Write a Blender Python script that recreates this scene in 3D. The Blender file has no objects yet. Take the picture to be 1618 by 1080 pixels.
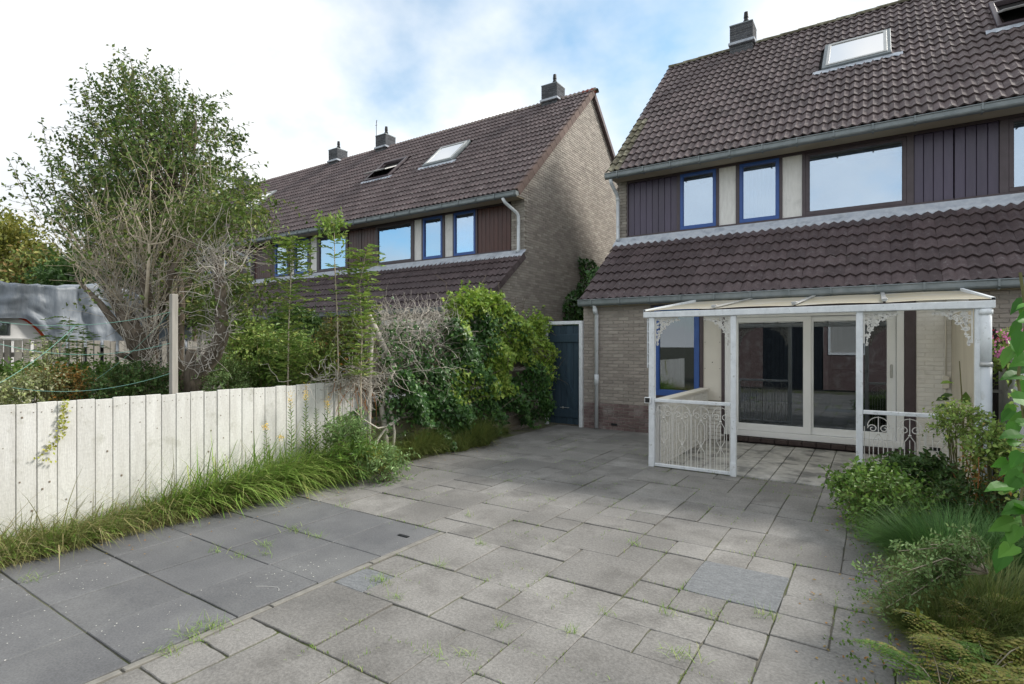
import bpy, bmesh, math, random
import numpy as np
from mathutils import noise as mnoise
from mathutils import Vector, Matrix
R = math.radians
rnd = random.Random(7)
rng = np.random.default_rng(11)
scene = bpy.context.scene
col = scene.collection

# ------------------------------------------------------------------ camera
CAM_H = 1.6
FPX, CXP, HYP = 870.0, 809.0, 545.0
YAW = math.atan(576/870.)
CA, SA = math.cos(YAW), math.sin(YAW)
cd = bpy.data.cameras.new("camera"); cam = bpy.data.objects.new("camera", cd); col.objects.link(cam)
cam.location = (0, 0, CAM_H); cam.rotation_euler = (R(90), 0, YAW)
cd.sensor_width = 36; cd.lens = FPX/1618*36; cd.shift_y = 5/1618; cd.clip_end = 2000; cd.clip_start = 0.05
scene.camera = cam

# ------------------------------------------------------------------ world, sun, exposure
SUN_DIR = Vector((0.92, 0.90, 0.98)).normalized()
SUN_EL = math.asin(SUN_DIR.z)
SUN_AZ = math.atan2(SUN_DIR.x, SUN_DIR.y)
SUN_STRENGTH, SUN_ANGLE = 2.8, 12.0
SKY_STRENGTH = 0.15
CLOUD_LIGHT = 0.82
CLOUD_OFF = (6.3, 6.9, 4.84)
w = bpy.data.worlds.new("World"); scene.world = w; w.use_nodes = True
nt = w.node_tree; N = nt.nodes; L = nt.links
N.clear()
def wn(t, **k):
    n = N.new(t)
    for a, b in k.items(): setattr(n, a, b)
    return n
out = wn("ShaderNodeOutputWorld"); bg = wn("ShaderNodeBackground"); sky = wn("ShaderNodeTexSky")
sky.sky_type = 'NISHITA'; sky.sun_disc = False; sky.sun_elevation = SUN_EL; sky.sun_rotation = SUN_AZ
sky.air_density = 1.0; sky.dust_density = 1.0; sky.ozone_density = 1.0
tc = wn("ShaderNodeTexCoord"); sep = wn("ShaderNodeSeparateXYZ"); L.new(tc.outputs["Generated"], sep.inputs[0])
zz = wn("ShaderNodeMath", operation='MAXIMUM'); L.new(sep.outputs[2], zz.inputs[0]); zz.inputs[1].default_value = 0.0
za = wn("ShaderNodeMath", operation='ADD'); L.new(zz.outputs[0], za.inputs[0]); za.inputs[1].default_value = 0.45
dx = wn("ShaderNodeMath", operation='DIVIDE'); L.new(sep.outputs[0], dx.inputs[0]); L.new(za.outputs[0], dx.inputs[1])
dy = wn("ShaderNodeMath", operation='DIVIDE'); L.new(sep.outputs[1], dy.inputs[0]); L.new(za.outputs[0], dy.inputs[1])
cmb = wn("ShaderNodeCombineXYZ"); L.new(dx.outputs[0], cmb.inputs[0]); L.new(dy.outputs[0], cmb.inputs[1])
vadd = wn("ShaderNodeVectorMath", operation='ADD'); L.new(cmb.outputs[0], vadd.inputs[0]); vadd.inputs[1].default_value = CLOUD_OFF
nz = wn("ShaderNodeTexNoise"); nz.inputs["Scale"].default_value = 1.35; nz.inputs["Detail"].default_value = 7; nz.inputs["Roughness"].default_value = 0.52
nz.inputs["Distortion"].default_value = 0.0
L.new(vadd.outputs[0], nz.inputs["Vector"])
cr = wn("ShaderNodeValToRGB"); cr.color_ramp.elements[0].position = 0.34; cr.color_ramp.elements[1].position = 0.50
cr.color_ramp.elements[0].color = (0.15, 0.15, 0.15, 1); cr.color_ramp.elements[1].color = (1, 1, 1, 1)
L.new(nz.outputs[0], cr.inputs[0])
nz2 = wn("ShaderNodeTexNoise"); nz2.inputs["Scale"].default_value = 1.7; nz2.inputs["Detail"].default_value = 5
L.new(vadd.outputs[0], nz2.inputs["Vector"])
cr2 = wn("ShaderNodeValToRGB"); cr2.color_ramp.elements[0].position = 0.35; cr2.color_ramp.elements[1].position = 0.62
c0 = CLOUD_LIGHT
cr2.color_ramp.elements[0].color = (c0*0.74, c0*0.775, c0*0.81, 1); cr2.color_ramp.elements[1].color = (c0, c0, c0*0.985, 1)
L.new(nz2.outputs[0], cr2.inputs[0])
sm = wn("ShaderNodeVectorMath", operation='MULTIPLY'); L.new(sky.outputs[0], sm.inputs[0]); sm.inputs[1].default_value = (SKY_STRENGTH*0.70, SKY_STRENGTH*1.0, SKY_STRENGTH*1.0)
mx = wn("ShaderNodeMix", data_type='RGBA')
L.new(cr.outputs[0], mx.inputs[0]); L.new(sm.outputs[0], mx.inputs[6]); L.new(cr2.outputs[0], mx.inputs[7])
L.new(mx.outputs[2], bg.inputs[0]); bg.inputs[1].default_value = 1.0
L.new(bg.outputs[0], out.inputs[0])
sd = bpy.data.lights.new("sun", 'SUN'); sun = bpy.data.objects.new("sun", sd); col.objects.link(sun)
sd.energy = SUN_STRENGTH; sd.angle = R(SUN_ANGLE); sd.color = (1.0, 0.955, 0.88)
sun.rotation_euler = SUN_DIR.to_track_quat('Z', 'Y').to_euler(); sun.location = (8, 8, 20)
scene.view_settings.view_transform = 'Standard'; scene.view_settings.look = 'None'
scene.view_settings.exposure = 0.66; scene.view_settings.gamma = 1; scene.view_settings.use_curve_mapping = False
scene.cycles.max_bounces = 8; scene.cycles.transparent_max_bounces = 12
scene.cycles.use_denoising = True
scene.cycles.sample_clamp_indirect = 4

# ------------------------------------------------------------------ helpers
def at(px, py, d):
    """the point of the world seen at a photo pixel, d metres ahead"""
    u = (px-CXP)/FPX; v = (HYP-py)/FPX
    return np.array(((u*CA-SA)*d, (u*SA+CA)*d, CAM_H+v*d))

def M(name, c1, c2=None, scale=4.0, rough=0.8, rv=0.0, bump=0.0, bscale=60, spec=0.3, stretch=(1, 1, 1),
      c3=None, s3=0.7, t3=(0.55, 0.7), speck=0.0, sscale=260, metal=0.0, trans=0.0, hue=None, detail=5, bstretch=None):
    m = bpy.data.materials.new(name); m.use_nodes = True
    nt = m.node_tree; N = nt.nodes; L = nt.links
    p = N["Principled BSDF"]; p.inputs["Roughness"].default_value = rough
    p.inputs["Specular IOR Level"].default_value = spec; p.inputs["Metallic"].default_value = metal
    g = N.new("ShaderNodeNewGeometry")
    mp = N.new("ShaderNodeMapping"); mp.inputs["Scale"].default_value = stretch; L.new(g.outputs["Position"], mp.inputs[0])
    def noise(s, det, vec=mp.outputs[0]):
        n = N.new("ShaderNodeTexNoise"); n.inputs["Scale"].default_value = s; n.inputs["Detail"].default_value = det
        n.inputs["Roughness"].default_value = 0.6
        L.new(vec, n.inputs["Vector"]); return n
    def mix(f, a, b, bt='MIX'):
        x = N.new("ShaderNodeMix"); x.data_type = 'RGBA'; x.blend_type = bt
        for s, v in ((0, f), (6, a), (7, b)):
            if hasattr(v, "is_linked") or hasattr(v, "links"): L.new(v, x.inputs[s])
            elif s == 0: x.inputs[0].default_value = v
            else: x.inputs[s].default_value = (*v, 1)
        return x.outputs[2]
    def ramp(src, a, b):
        r = N.new("ShaderNodeMapRange"); r.inputs[1].default_value = a; r.inputs[2].default_value = b; L.new(src, r.inputs[0]); return r.outputs[0]
    colr = None
    if c2 is not None:
        colr = mix(ramp(noise(scale, detail).outputs[0], 0.32, 0.68), c1, c2)
    if c3 is not None:
        f = ramp(noise(s3, 6, g.outputs["Position"]).outputs[0], *t3)
        colr = mix(f, colr if colr is not None else c1, c3)
    if rv > 0 or hue:
        oi = N.new("ShaderNodeObjectInfo"); ad = N.new("ShaderNodeMath"); ad.operation = 'ADD'
        L.new(oi.outputs["Random"], ad.inputs[0]); L.new(g.outputs["Random Per Island"], ad.inputs[1])
        fr = N.new("ShaderNodeMath"); fr.operation = 'FRACT'; L.new(ad.outputs[0], fr.inputs[0])
        if hue:
            rr = N.new("ShaderNodeValToRGB"); els = rr.color_ramp.elements
            while len(els) > 1: els.remove(els[-1])
            for i, (pos, c) in enumerate(hue):
                e = els[0] if i == 0 else els.new(pos)
                e.position = pos; e.color = (*c, 1)
            L.new(fr.outputs[0], rr.inputs[0])
            colr = rr.outputs[0] if colr is None else mix(0.5, colr, rr.outputs[0])
        if rv > 0:
            wn_ = N.new("ShaderNodeTexWhiteNoise"); wn_.noise_dimensions = '1D'; L.new(fr.outputs[0], wn_.inputs["W"])
            mr = N.new("ShaderNodeMapRange"); mr.inputs[3].default_value = 1-rv; mr.inputs[4].default_value = 1+rv; L.new(wn_.outputs[0], mr.inputs[0])
            vm = N.new("ShaderNodeVectorMath"); vm.operation = 'SCALE'
            if colr is None: vm.inputs[0].default_value = c1
            else: L.new(colr, vm.inputs[0])
            L.new(mr.outputs[0], vm.inputs["Scale"]); colr = vm.outputs[0]
    if speck > 0 and colr is not None:
        mr = N.new("ShaderNodeMapRange"); mr.inputs[1].default_value = 0.3; mr.inputs[2].default_value = 0.7; mr.inputs[3].default_value = 1-speck; mr.inputs[4].default_value = 1+speck
        L.new(noise(sscale, 2, g.outputs["Position"]).outputs[0], mr.inputs[0])
        vm = N.new("ShaderNodeVectorMath"); vm.operation = 'SCALE'; L.new(colr, vm.inputs[0]); L.new(mr.outputs[0], vm.inputs["Scale"]); colr = vm.outputs[0]
    if colr is None: p.inputs["Base Color"].default_value = (*c1, 1)
    else: L.new(colr, p.inputs["Base Color"])
    if bump > 0:
        b = N.new("ShaderNodeBump"); b.inputs["Strength"].default_value = bump; b.inputs["Distance"].default_value = 0.004
        vec = mp.outputs[0]
        if bstretch:
            mp2 = N.new("ShaderNodeMapping"); mp2.inputs["Scale"].default_value = bstretch; L.new(g.outputs["Position"], mp2.inputs[0]); vec = mp2.outputs[0]
        L.new(noise(bscale, 4, vec).outputs[0], b.inputs["Height"]); L.new(b.outputs[0], p.inputs["Normal"])
    if trans > 0:
        tl = N.new("ShaderNodeBsdfTranslucent"); ms = N.new("ShaderNodeMixShader"); ms.inputs[0].default_value = trans
        if colr is None: tl.inputs[0].default_value = (*c1, 1)
        else: L.new(colr, tl.inputs[0])
        o = N["Material Output"]; L.new(p.outputs[0], ms.inputs[1]); L.new(tl.outputs[0], ms.inputs[2]); L.new(ms.outputs[0], o.inputs[0])
    return m

def glass(name, base=0.3, tint=(0.9, 0.95, 0.95), rc=(1, 1, 1)):
    m = bpy.data.materials.new(name); m.use_nodes = True
    nt = m.node_tree; N = nt.nodes; L = nt.links; N.remove(N["Principled BSDF"])
    gl = N.new("ShaderNodeBsdfGlossy"); gl.inputs["Roughness"].default_value = 0.0; gl.inputs[0].default_value = (*rc, 1)
    tr = N.new("ShaderNodeBsdfTransparent"); tr.inputs[0].default_value = (*tint, 1)
    fr = N.new("ShaderNodeFresnel"); fr.inputs[0].default_value = 1.5
    mr = N.new("ShaderNodeMapRange"); mr.inputs[3].default_value = base; mr.inputs[4].default_value = 1.0
    L.new(fr.outputs[0], mr.inputs[0])
    ms = N.new("ShaderNodeMixShader"); L.new(mr.outputs[0], ms.inputs[0]); L.new(tr.outputs[0], ms.inputs[1]); L.new(gl.outputs[0], ms.inputs[2])
    L.new(ms.outputs[0], N["Material Output"].inputs[0])
    return m

WL = {}
def put(o, parent=None, loc=(0, 0, 0)):
    col.objects.link(o)
    loc = Vector(loc)
    if parent is not None:
        o.parent = parent; o.location = loc - WL[parent.name]
    else: o.location = loc
    WL[o.name] = loc
    return o
def empty(name, label, cat, loc=(0, 0, 0), group=None):
    o = bpy.data.objects.new(name, None); o.empty_display_size = 0.1
    put(o, None, loc); tag(o, label, cat, group); return o
def tag(o, label=None, cat=None, group=None, kind=None):
    if label: o['label'] = label
    if cat: o['category'] = cat
    if group: o['group'] = group
    if kind: o['kind'] = kind
    return o

class MB:
    def __init__(s, f=None): s.v = []; s.f = []; s.map = f
    def add(s, V, F):
        n = len(s.v)
        s.v.extend([s.map(*p) for p in V] if s.map else [tuple(p) for p in V]); s.f.extend([tuple(i+n for i in q) for q in F]); return s
    def box(s, x0, x1, y0, y1, z0, z1, b=0.0):
        X = (x0, x1); Y = (y0, y1); Z = (z0, z1)
        if b <= 0:
            V = [(X[i], Y[j], Z[k]) for i in (0, 1) for j in (0, 1) for k in (0, 1)]
            return s.add(V, [(0, 1, 3, 2), (4, 6, 7, 5), (0, 4, 5, 1), (2, 3, 7, 6), (0, 2, 6, 4), (1, 5, 7, 3)])
        V = []; idx = {}
        sg = (1, -1)
        for i in (0, 1):
            for j in (0, 1):
                for k in (0, 1):
                    for a in range(3):
                        p = [X[i]+sg[i]*b, Y[j]+sg[j]*b, Z[k]+sg[k]*b]
                        p[a] = (X[i], Y[j], Z[k])[a]
                        idx[(i, j, k, a)] = len(V); V.append(tuple(p))
        F = []
        for a in range(3):
            o1, o2 = [q for q in range(3) if q != a]
            for side in (0, 1):
                q = []
                for (m, n) in ((0, 0), (1, 0), (1, 1), (0, 1)):
                    c = [0, 0, 0]; c[a] = side; c[o1] = m; c[o2] = n; q.append(idx[(*c, a)])
                F.append(tuple(q if (side ^ (a == 1)) else q[::-1]))
            for m in (0, 1):
                for n in (0, 1):
                    c0 = [0, 0, 0]; c0[o1] = m; c0[o2] = n; c1 = list(c0); c1[a] = 1
                    q = (idx[(*c0, o1)], idx[(*c1, o1)], idx[(*c1, o2)], idx[(*c0, o2)])
                    F.append(q)
        for i in (0, 1):
            for j in (0, 1):
                for k in (0, 1):
                    F.append(tuple(idx[(i, j, k, a)] for a in range(3)))
        return s.add(V, F)
    def tube(s, pts, r, n=6, cap=True):
        pts = [Vector(p) for p in pts]; m = len(pts)
        rs = r if hasattr(r, '__len__') else [r]*m
        V = []; F = []; up = Vector((0, 0, 1))
        t0 = (pts[1]-pts[0]).normalized()
        side = t0.cross(up) if abs(t0.z) < 0.95 else t0.cross(Vector((1, 0, 0)))
        side.normalize()
        for i in range(m):
            t = (pts[min(i+1, m-1)]-pts[max(i-1, 0)])
            if t.length < 1e-9: t = t0.copy()
            t.normalize()
            side = (side - t*side.dot(t))
            if side.length < 1e-6: side = t.cross(Vector((0.3, 0.5, 0.8)))
            side.normalize(); bi = t.cross(side)
            for k in range(n):
                a = 2*math.pi*k/n
                V.append(tuple(pts[i]+(side*math.cos(a)+bi*math.sin(a))*rs[i]))
        for i in range(m-1):
            for k in range(n):
                F.append((i*n+k, i*n+(k+1) % n, (i+1)*n+(k+1) % n, (i+1)*n+k))
        if cap and n > 2: F.append(tuple(range(n))[::-1]); F.append(tuple((m-1)*n+k for k in range(n)))
        return s.add(V, F)
    def build(s, name, mat, parent=None, smooth=False, fix=True, origin=None, **props):
        V = np.array(s.v, dtype=np.float64).reshape(-1, 3)
        if origin is None:
            lo = V.min(0); hi = V.max(0); origin = ((lo[0]+hi[0])/2, (lo[1]+hi[1])/2, lo[2])
        V = V-np.array(origin)
        me = bpy.data.meshes.new(name); me.from_pydata(V.tolist(), [], s.f)
        if fix:
            bm = bmesh.new(); bm.from_mesh(me); bmesh.ops.recalc_face_normals(bm, faces=bm.faces); bm.to_mesh(me); bm.free()
        me.materials.append(mat)
        if smooth: me.polygons.foreach_set("use_smooth", [True]*len(me.polygons))
        o = bpy.data.objects.new(name, me); put(o, parent, origin); tag(o, **props)
        return o

def fastmesh(name, V, quads=None, tris=None, mat=None, parent=None, smooth=False, **props):
    V = np.asarray(V, dtype=np.float64).reshape(-1, 3)
    lo = V.min(0); hi = V.max(0); org = np.array(((lo[0]+hi[0])/2, (lo[1]+hi[1])/2, lo[2])); V = V-org
    me = bpy.data.meshes.new(name)
    q = np.zeros((0, 4), int) if quads is None else np.asarray(quads).reshape(-1, 4)
    t = np.zeros((0, 3), int) if tris is None else np.asarray(tris).reshape(-1, 3)
    me.vertices.add(len(V)); me.vertices.foreach_set("co", V.ravel())
    me.loops.add(q.size+t.size); me.loops.foreach_set("vertex_index", np.concatenate([q.ravel(), t.ravel()]).astype(np.int32))
    me.polygons.add(len(q)+len(t))
    st = np.concatenate([np.arange(len(q))*4, len(q)*4+np.arange(len(t))*3]).astype(np.int32)
    me.polygons.foreach_set("loop_start", st)
    me.update(calc_edges=True); me.validate()
    me.materials.append(mat)
    me.polygons.foreach_set("use_smooth", np.full(len(me.polygons), bool(smooth)))
    o = bpy.data.objects.new(name, me); put(o, parent, org); tag(o, **props); return o

def inst(name, me, parent, loc, rot=(0, 0, 0), scale=None, **props):
    o = bpy.data.objects.new(name, me); put(o, parent, loc); o.rotation_euler = rot
    if scale: o.scale = scale
    tag(o, **props); return o
def mesh_of(mb, name, mat, smooth=False):
    me = bpy.data.meshes.new(name); me.from_pydata(mb.v, [], mb.f)
    bm = bmesh.new(); bm.from_mesh(me); bmesh.ops.recalc_face_normals(bm, faces=bm.faces); bm.to_mesh(me); bm.free()
    me.materials.append(mat)
    if smooth: me.polygons.foreach_set("use_smooth", [True]*len(me.polygons))
    return me
def tris_of(me):
    V = np.array([v.co[:] for v in me.vertices]); F = [tuple(p.vertices) for p in me.polygons]
    return V, F
def stamp(me, mats):
    """many transformed copies of one mesh as arrays"""
    V, F = tris_of(me); n = len(V)
    q = np.array([f for f in F if len(f) == 4]).reshape(-1, 4); t = np.array([f for f in F if len(f) == 3]).reshape(-1, 3)
    Vs = []; Q = []; T = []
    for i, m in enumerate(mats):
        A = np.array(m)
        Vs.append(V @ A[:3, :3].T + A[:3, 3]); Q.append(q+i*n); T.append(t+i*n)
    return np.concatenate(Vs), np.concatenate(Q), np.concatenate(T)

# ------------------------------------------------------------------ materials
mat_slab = M("slab_concrete", (0.165, 0.158, 0.148), (0.29, 0.280, 0.264), 3.0, 0.88, rv=0.13, bump=0.8, bscale=110, spec=0.25, c3=(0.125, 0.121, 0.116), s3=1.5, t3=(0.50, 0.76), speck=0.20, sscale=60, detail=14)
mat_slab_dark = M("dark_slab", (0.110, 0.112, 0.118), (0.155, 0.156, 0.160), 1.8, 0.7, rv=0.06, bump=0.35, bscale=200, spec=0.35, c3=(0.19, 0.192, 0.192), s3=1.3, t3=(0.48, 0.75), speck=0.20, sscale=90, detail=10)
mat_slab_blue = M("blue_slab", (0.15, 0.158, 0.166), (0.215, 0.223, 0.23), 14, 0.75, bump=0.8, bscale=90, stretch=(1, 3, 1), speck=0.2, sscale=80)
mat_kerb = M("kerb_concrete", (0.19, 0.182, 0.165), (0.26, 0.25, 0.225), 18, 0.9, bump=0.6, bscale=150)
mat_soil = M("soil", (0.045, 0.038, 0.028), (0.08, 0.068, 0.05), 6, 0.95, bump=0.8, bscale=60, c3=(0.035, 0.05, 0.02), s3=0.9, t3=(0.45, 0.6))
mat_joint = M("joint_sand", (0.085, 0.08, 0.065), (0.17, 0.16, 0.135), 5, 0.95, bump=0.6, bscale=120, c3=(0.09, 0.11, 0.035), s3=2.4, t3=(0.46, 0.6))
mat_ptile = M("porch_tile", (0.50, 0.49, 0.47), (0.33, 0.325, 0.31), 7, 0.7, rv=0.08, c3=(0.19, 0.19, 0.185), s3=3.2, t3=(0.48, 0.62), bump=0.3, bscale=150, speck=0.1)
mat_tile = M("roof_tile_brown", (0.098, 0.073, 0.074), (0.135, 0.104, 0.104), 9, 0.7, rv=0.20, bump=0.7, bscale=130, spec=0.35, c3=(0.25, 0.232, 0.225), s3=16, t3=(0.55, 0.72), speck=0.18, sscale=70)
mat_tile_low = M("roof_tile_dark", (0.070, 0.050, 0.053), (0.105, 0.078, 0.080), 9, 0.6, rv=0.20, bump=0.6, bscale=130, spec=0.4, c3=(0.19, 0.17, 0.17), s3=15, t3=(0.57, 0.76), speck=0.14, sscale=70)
mat_verge = M("verge_tile_brown", (0.115, 0.078, 0.068), (0.15, 0.105, 0.09), 9, 0.8, rv=0.15, bump=0.4, bscale=130)
mat_moss = M("mossy_tile", (0.10, 0.085, 0.07), (0.17, 0.16, 0.10), 14, 0.9, rv=0.2, bump=0.6, bscale=90, c3=(0.30, 0.29, 0.22), s3=9, t3=(0.5, 0.66))
mat_under = M("roof_underlay", (0.02, 0.018, 0.018), None, rough=0.9)
mat_brick = M("buff_brick", (0.33, 0.30, 0.265), (0.42, 0.385, 0.345), 14, 0.9, rv=0.17, bump=0.5, bscale=110, c3=(0.26, 0.23, 0.205), s3=3.0, t3=(0.50, 0.78), hue=[(0, (0.38, 0.345, 0.30)), (0.4, (0.30, 0.265, 0.24)), (0.7, (0.42, 0.39, 0.345)), (1, (0.28, 0.245, 0.225))])
mat_brick_g = M("grey_buff_brick", (0.31, 0.275, 0.245), (0.40, 0.36, 0.325), 12, 0.9, rv=0.14, bump=0.9, bscale=110, c3=(0.25, 0.22, 0.20), s3=3, t3=(0.5, 0.7), hue=[(0, (0.36, 0.315, 0.28)), (0.5, (0.29, 0.255, 0.23)), (1, (0.40, 0.36, 0.32))])
mat_brick_r = M("plum_plinth_brick", (0.15, 0.10, 0.098), (0.22, 0.165, 0.158), 14, 0.9, rv=0.16, bump=0.9, bscale=110, c3=(0.27, 0.235, 0.225), s3=4, t3=(0.50, 0.68))
mat_mortar = M("mortar", (0.22, 0.195, 0.165), (0.30, 0.27, 0.23), 20, 0.95, bump=0.5, bscale=120)
mat_mortar_l = M("pale_mortar", (0.36, 0.33, 0.30), (0.44, 0.41, 0.37), 20, 0.95, bump=0.5, bscale=120)
mat_white_brick = M("painted_brick", (0.77, 0.76, 0.74), (0.84, 0.83, 0.81), 5, 0.75, rv=0.035, bump=0.9, bscale=60, c3=(0.60, 0.575, 0.53), s3=2.6, t3=(0.56, 0.76))
mat_white_mort = M("painted_mortar", (0.72, 0.705, 0.68), (0.78, 0.765, 0.74), 12, 0.85, bump=0.4)
mat_cream = M("cream_render", (0.72, 0.67, 0.57), (0.60, 0.55, 0.46), 3, 0.85, bump=0.3, bscale=60, stretch=(1, 1, 0.35))
mat_chim = M("chimney_brick", (0.065, 0.068, 0.078), (0.10, 0.104, 0.115), 12, 0.85, rv=0.25, bump=0.5)
mat_chim_m = M("chimney_mortar", (0.34, 0.34, 0.34), None, rough=0.95)
mat_sill = M("shadow_sill_brick", (0.045, 0.034, 0.034), (0.075, 0.058, 0.056), 14, 0.9, bump=0.8)  # dark brick, made darker still to paint the shadow under the door
mat_shed = M("dark_shed_plank", (0.014, 0.019, 0.026), (0.022, 0.028, 0.036), 5, 0.6)
mat_black = M("black_cowl", (0.02, 0.021, 0.023), None, rough=0.5)
mat_zinc = M("zinc", (0.17, 0.195, 0.205), (0.25, 0.275, 0.285), 6, 0.5, spec=0.5, metal=0.35, bump=0.1, bscale=60)
mat_lead = M("lead_flashing", (0.42, 0.46, 0.53), (0.56, 0.59, 0.64), 9, 0.6, spec=0.4, bump=1.0, bscale=28, c3=(0.30, 0.33, 0.38), s3=4, t3=(0.52, 0.7))
mat_fascia = M("beige_fascia", (0.33, 0.285, 0.21), (0.42, 0.365, 0.28), 3, 0.75, stretch=(0.3, 1, 4))
mat_maroon = M("maroon_paint", (0.062, 0.045, 0.052), (0.08, 0.06, 0.07), 8, 0.42, spec=0.5)
mat_board = M("plum_board", (0.050, 0.037, 0.072), (0.066, 0.050, 0.090), 5, 0.36, rv=0.14, spec=0.6, stretch=(4, 4, 0.5), bump=0.15, bscale=40)
mat_board_r = M("red_brown_board", (0.062, 0.022, 0.017), (0.095, 0.036, 0.028), 5, 0.38, rv=0.15, spec=0.5, stretch=(4, 4, 0.5), bump=0.15, bscale=40)
mat_blue = M("blue_paint", (0.028, 0.085, 0.30), (0.035, 0.105, 0.36), 6, 0.4, spec=0.5)
mat_panel = M("grey_white_panel", (0.84, 0.83, 0.81), (0.72, 0.71, 0.69), 6, 0.7, stretch=(3, 3, 0.7), c3=(0.5, 0.49, 0.47), s3=3, t3=(0.60, 0.82))
mat_wpanel = M("cream_panel", (0.76, 0.73, 0.67), (0.70, 0.67, 0.61), 3, 0.6)
mat_pvc = M("white_pvc", (0.87, 0.89, 0.91), (0.83, 0.85, 0.87), 3, 0.4, spec=0.5)
mat_pipe = M("grey_white_pipe", (0.60, 0.64, 0.68), (0.68, 0.71, 0.74), 8, 0.5, c3=(0.42, 0.43, 0.42), s3=5, t3=(0.58, 0.75))
mat_wood_w = M("white_peeling_wood", (0.80, 0.83, 0.86), (0.66, 0.69, 0.72), 14, 0.7, stretch=(1, 1, 0.6), c3=(0.42, 0.43, 0.41), s3=22, t3=(0.60, 0.74), bump=0.5, bscale=70, detail=9)
mat_iron_w = M("white_painted_iron", (0.70, 0.69, 0.66), (0.60, 0.585, 0.55), 12, 0.6, c3=(0.30, 0.22, 0.16), s3=16, t3=(0.66, 0.76))
mat_fence_w = M("white_fence_paint", (0.65, 0.645, 0.62), (0.55, 0.54, 0.51), 5, 0.75, rv=0.08, stretch=(3, 3, 0.35), bump=0.6, bscale=60, bstretch=(3, 3, 0.25), c3=(0.36, 0.355, 0.30), s3=5, t3=(0.60, 0.80), speck=0.08, sscale=50)
mat_fence_g = M("grey_weathered_wood", (0.25, 0.235, 0.21), (0.36, 0.34, 0.305), 6, 0.9, rv=0.22, stretch=(4, 4, 0.4), bump=0.6, bscale=50, bstretch=(4, 4, 0.3))
mat_fence_h = M("brown_weathered_wood", (0.21, 0.175, 0.135), (0.31, 0.275, 0.225), 6, 0.9, rv=0.15, stretch=(0.4, 0.4, 4), bump=0.6, bscale=50, bstretch=(0.3, 0.3, 4))
mat_gate = M("blue_black_gate", (0.028, 0.050, 0.072), (0.042, 0.070, 0.095), 5, 0.55, rv=0.12, stretch=(4, 1, 0.4), c3=(0.075, 0.10, 0.12), s3=6, t3=(0.6, 0.8))
mat_tarp = M("grey_tarp", (0.17, 0.20, 0.24), (0.27, 0.30, 0.34), 3.5, 0.45, spec=0.5, bump=1.0, bscale=14, stretch=(1, 3.5, 1), bstretch=(1, 4, 1))
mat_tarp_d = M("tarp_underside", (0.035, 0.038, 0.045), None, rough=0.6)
mat_caravan = M("caravan_white", (0.74, 0.73, 0.72), None, rough=0.35, spec=0.5)
mat_red = M("orange_red_stripe", (0.72, 0.09, 0.035), None, rough=0.4)
mat_poly = M("yellowed_polycarbonate", (0.90, 0.87, 0.79), (0.84, 0.76, 0.57), 2.2, 0.5, trans=0.66, c3=(0.66, 0.54, 0.33), s3=1.4, t3=(0.60, 0.88))
mat_alu = M("aluminium", (0.50, 0.51, 0.50), (0.42, 0.42, 0.41), 12, 0.45, metal=0.5, spec=0.5)
mat_line = M("green_line", (0.25, 0.50, 0.42), None, rough=0.5)
mat_curtain = M("curtain", (0.70, 0.69, 0.66), (0.58, 0.57, 0.55), 4, 0.9, stretch=(6, 1, 0.3), trans=0.3)
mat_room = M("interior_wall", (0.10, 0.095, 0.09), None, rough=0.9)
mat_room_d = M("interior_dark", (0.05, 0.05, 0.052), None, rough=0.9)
mat_floor_in = M("interior_floor", (0.28, 0.27, 0.26), (0.33, 0.32, 0.31), 3, 0.25, spec=0.5)
mat_glass_sky = glass("window_glass", 0.55, (0.75, 0.8, 0.8), (0.66, 0.79, 0.95))  # blue reflection tint stands in for blue sky mirrored in the panes
mat_glass_sk = glass("rooflight_glass", 0.80, (0.6, 0.65, 0.65), (1.0, 1.0, 1.0))
mat_glass_low = glass("door_glass", 0.12, (0.5, 0.53, 0.54), (0.85, 0.92, 1.0))
mat_blind = M("blind_slat", (0.55, 0.6, 0.68), None, rough=0.6)
mat_bark = M("dark_bark", (0.10, 0.08, 0.06), (0.20, 0.165, 0.13), 18, 0.95, bump=1.0, bscale=45, stretch=(2.5, 2.5, 0.5), bstretch=(3, 3, 0.5))
mat_twig = M("pale_twig", (0.40, 0.335, 0.25), (0.58, 0.51, 0.40), 12, 0.85, rv=0.3)
mat_vine = M("grey_dead_vine", (0.40, 0.365, 0.32), (0.56, 0.52, 0.465), 12, 0.85, rv=0.3)
mat_stem = M("green_brown_stem", (0.12, 0.13, 0.05), (0.19, 0.17, 0.08), 10, 0.8)
mat_redstem = M("orange_brown_stem", (0.34, 0.13, 0.05), (0.45, 0.22, 0.08), 10, 0.8)
def leafmat(name, cols, rough=0.5, trans=0.3, rv=0.22, spec=0.4):
    n = len(cols); return M(name, cols[0], None, rough=rough, trans=trans, rv=rv, spec=spec, hue=[(i/max(1, n-1), c) for i, c in enumerate(cols)])
lf_tree = leafmat("tree_leaf", [(0.07, 0.12, 0.025), (0.11, 0.18, 0.035), (0.18, 0.25, 0.055), (0.09, 0.145, 0.035), (0.30, 0.31, 0.09)])
lf_dark = leafmat("dark_leaf", [(0.04, 0.09, 0.02), (0.06, 0.125, 0.03), (0.09, 0.155, 0.037)])
lf_ivy = leafmat("ivy_leaf", [(0.03, 0.085, 0.022), (0.05, 0.13, 0.03), (0.085, 0.18, 0.038), (0.038, 0.10, 0.032)], rough=0.35, trans=0.2)
lf_ivy_l = leafmat("ivy_new_leaf", [(0.16, 0.29, 0.035), (0.25, 0.38, 0.055), (0.36, 0.46, 0.075), (0.14, 0.26, 0.04)], rough=0.45)
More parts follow.
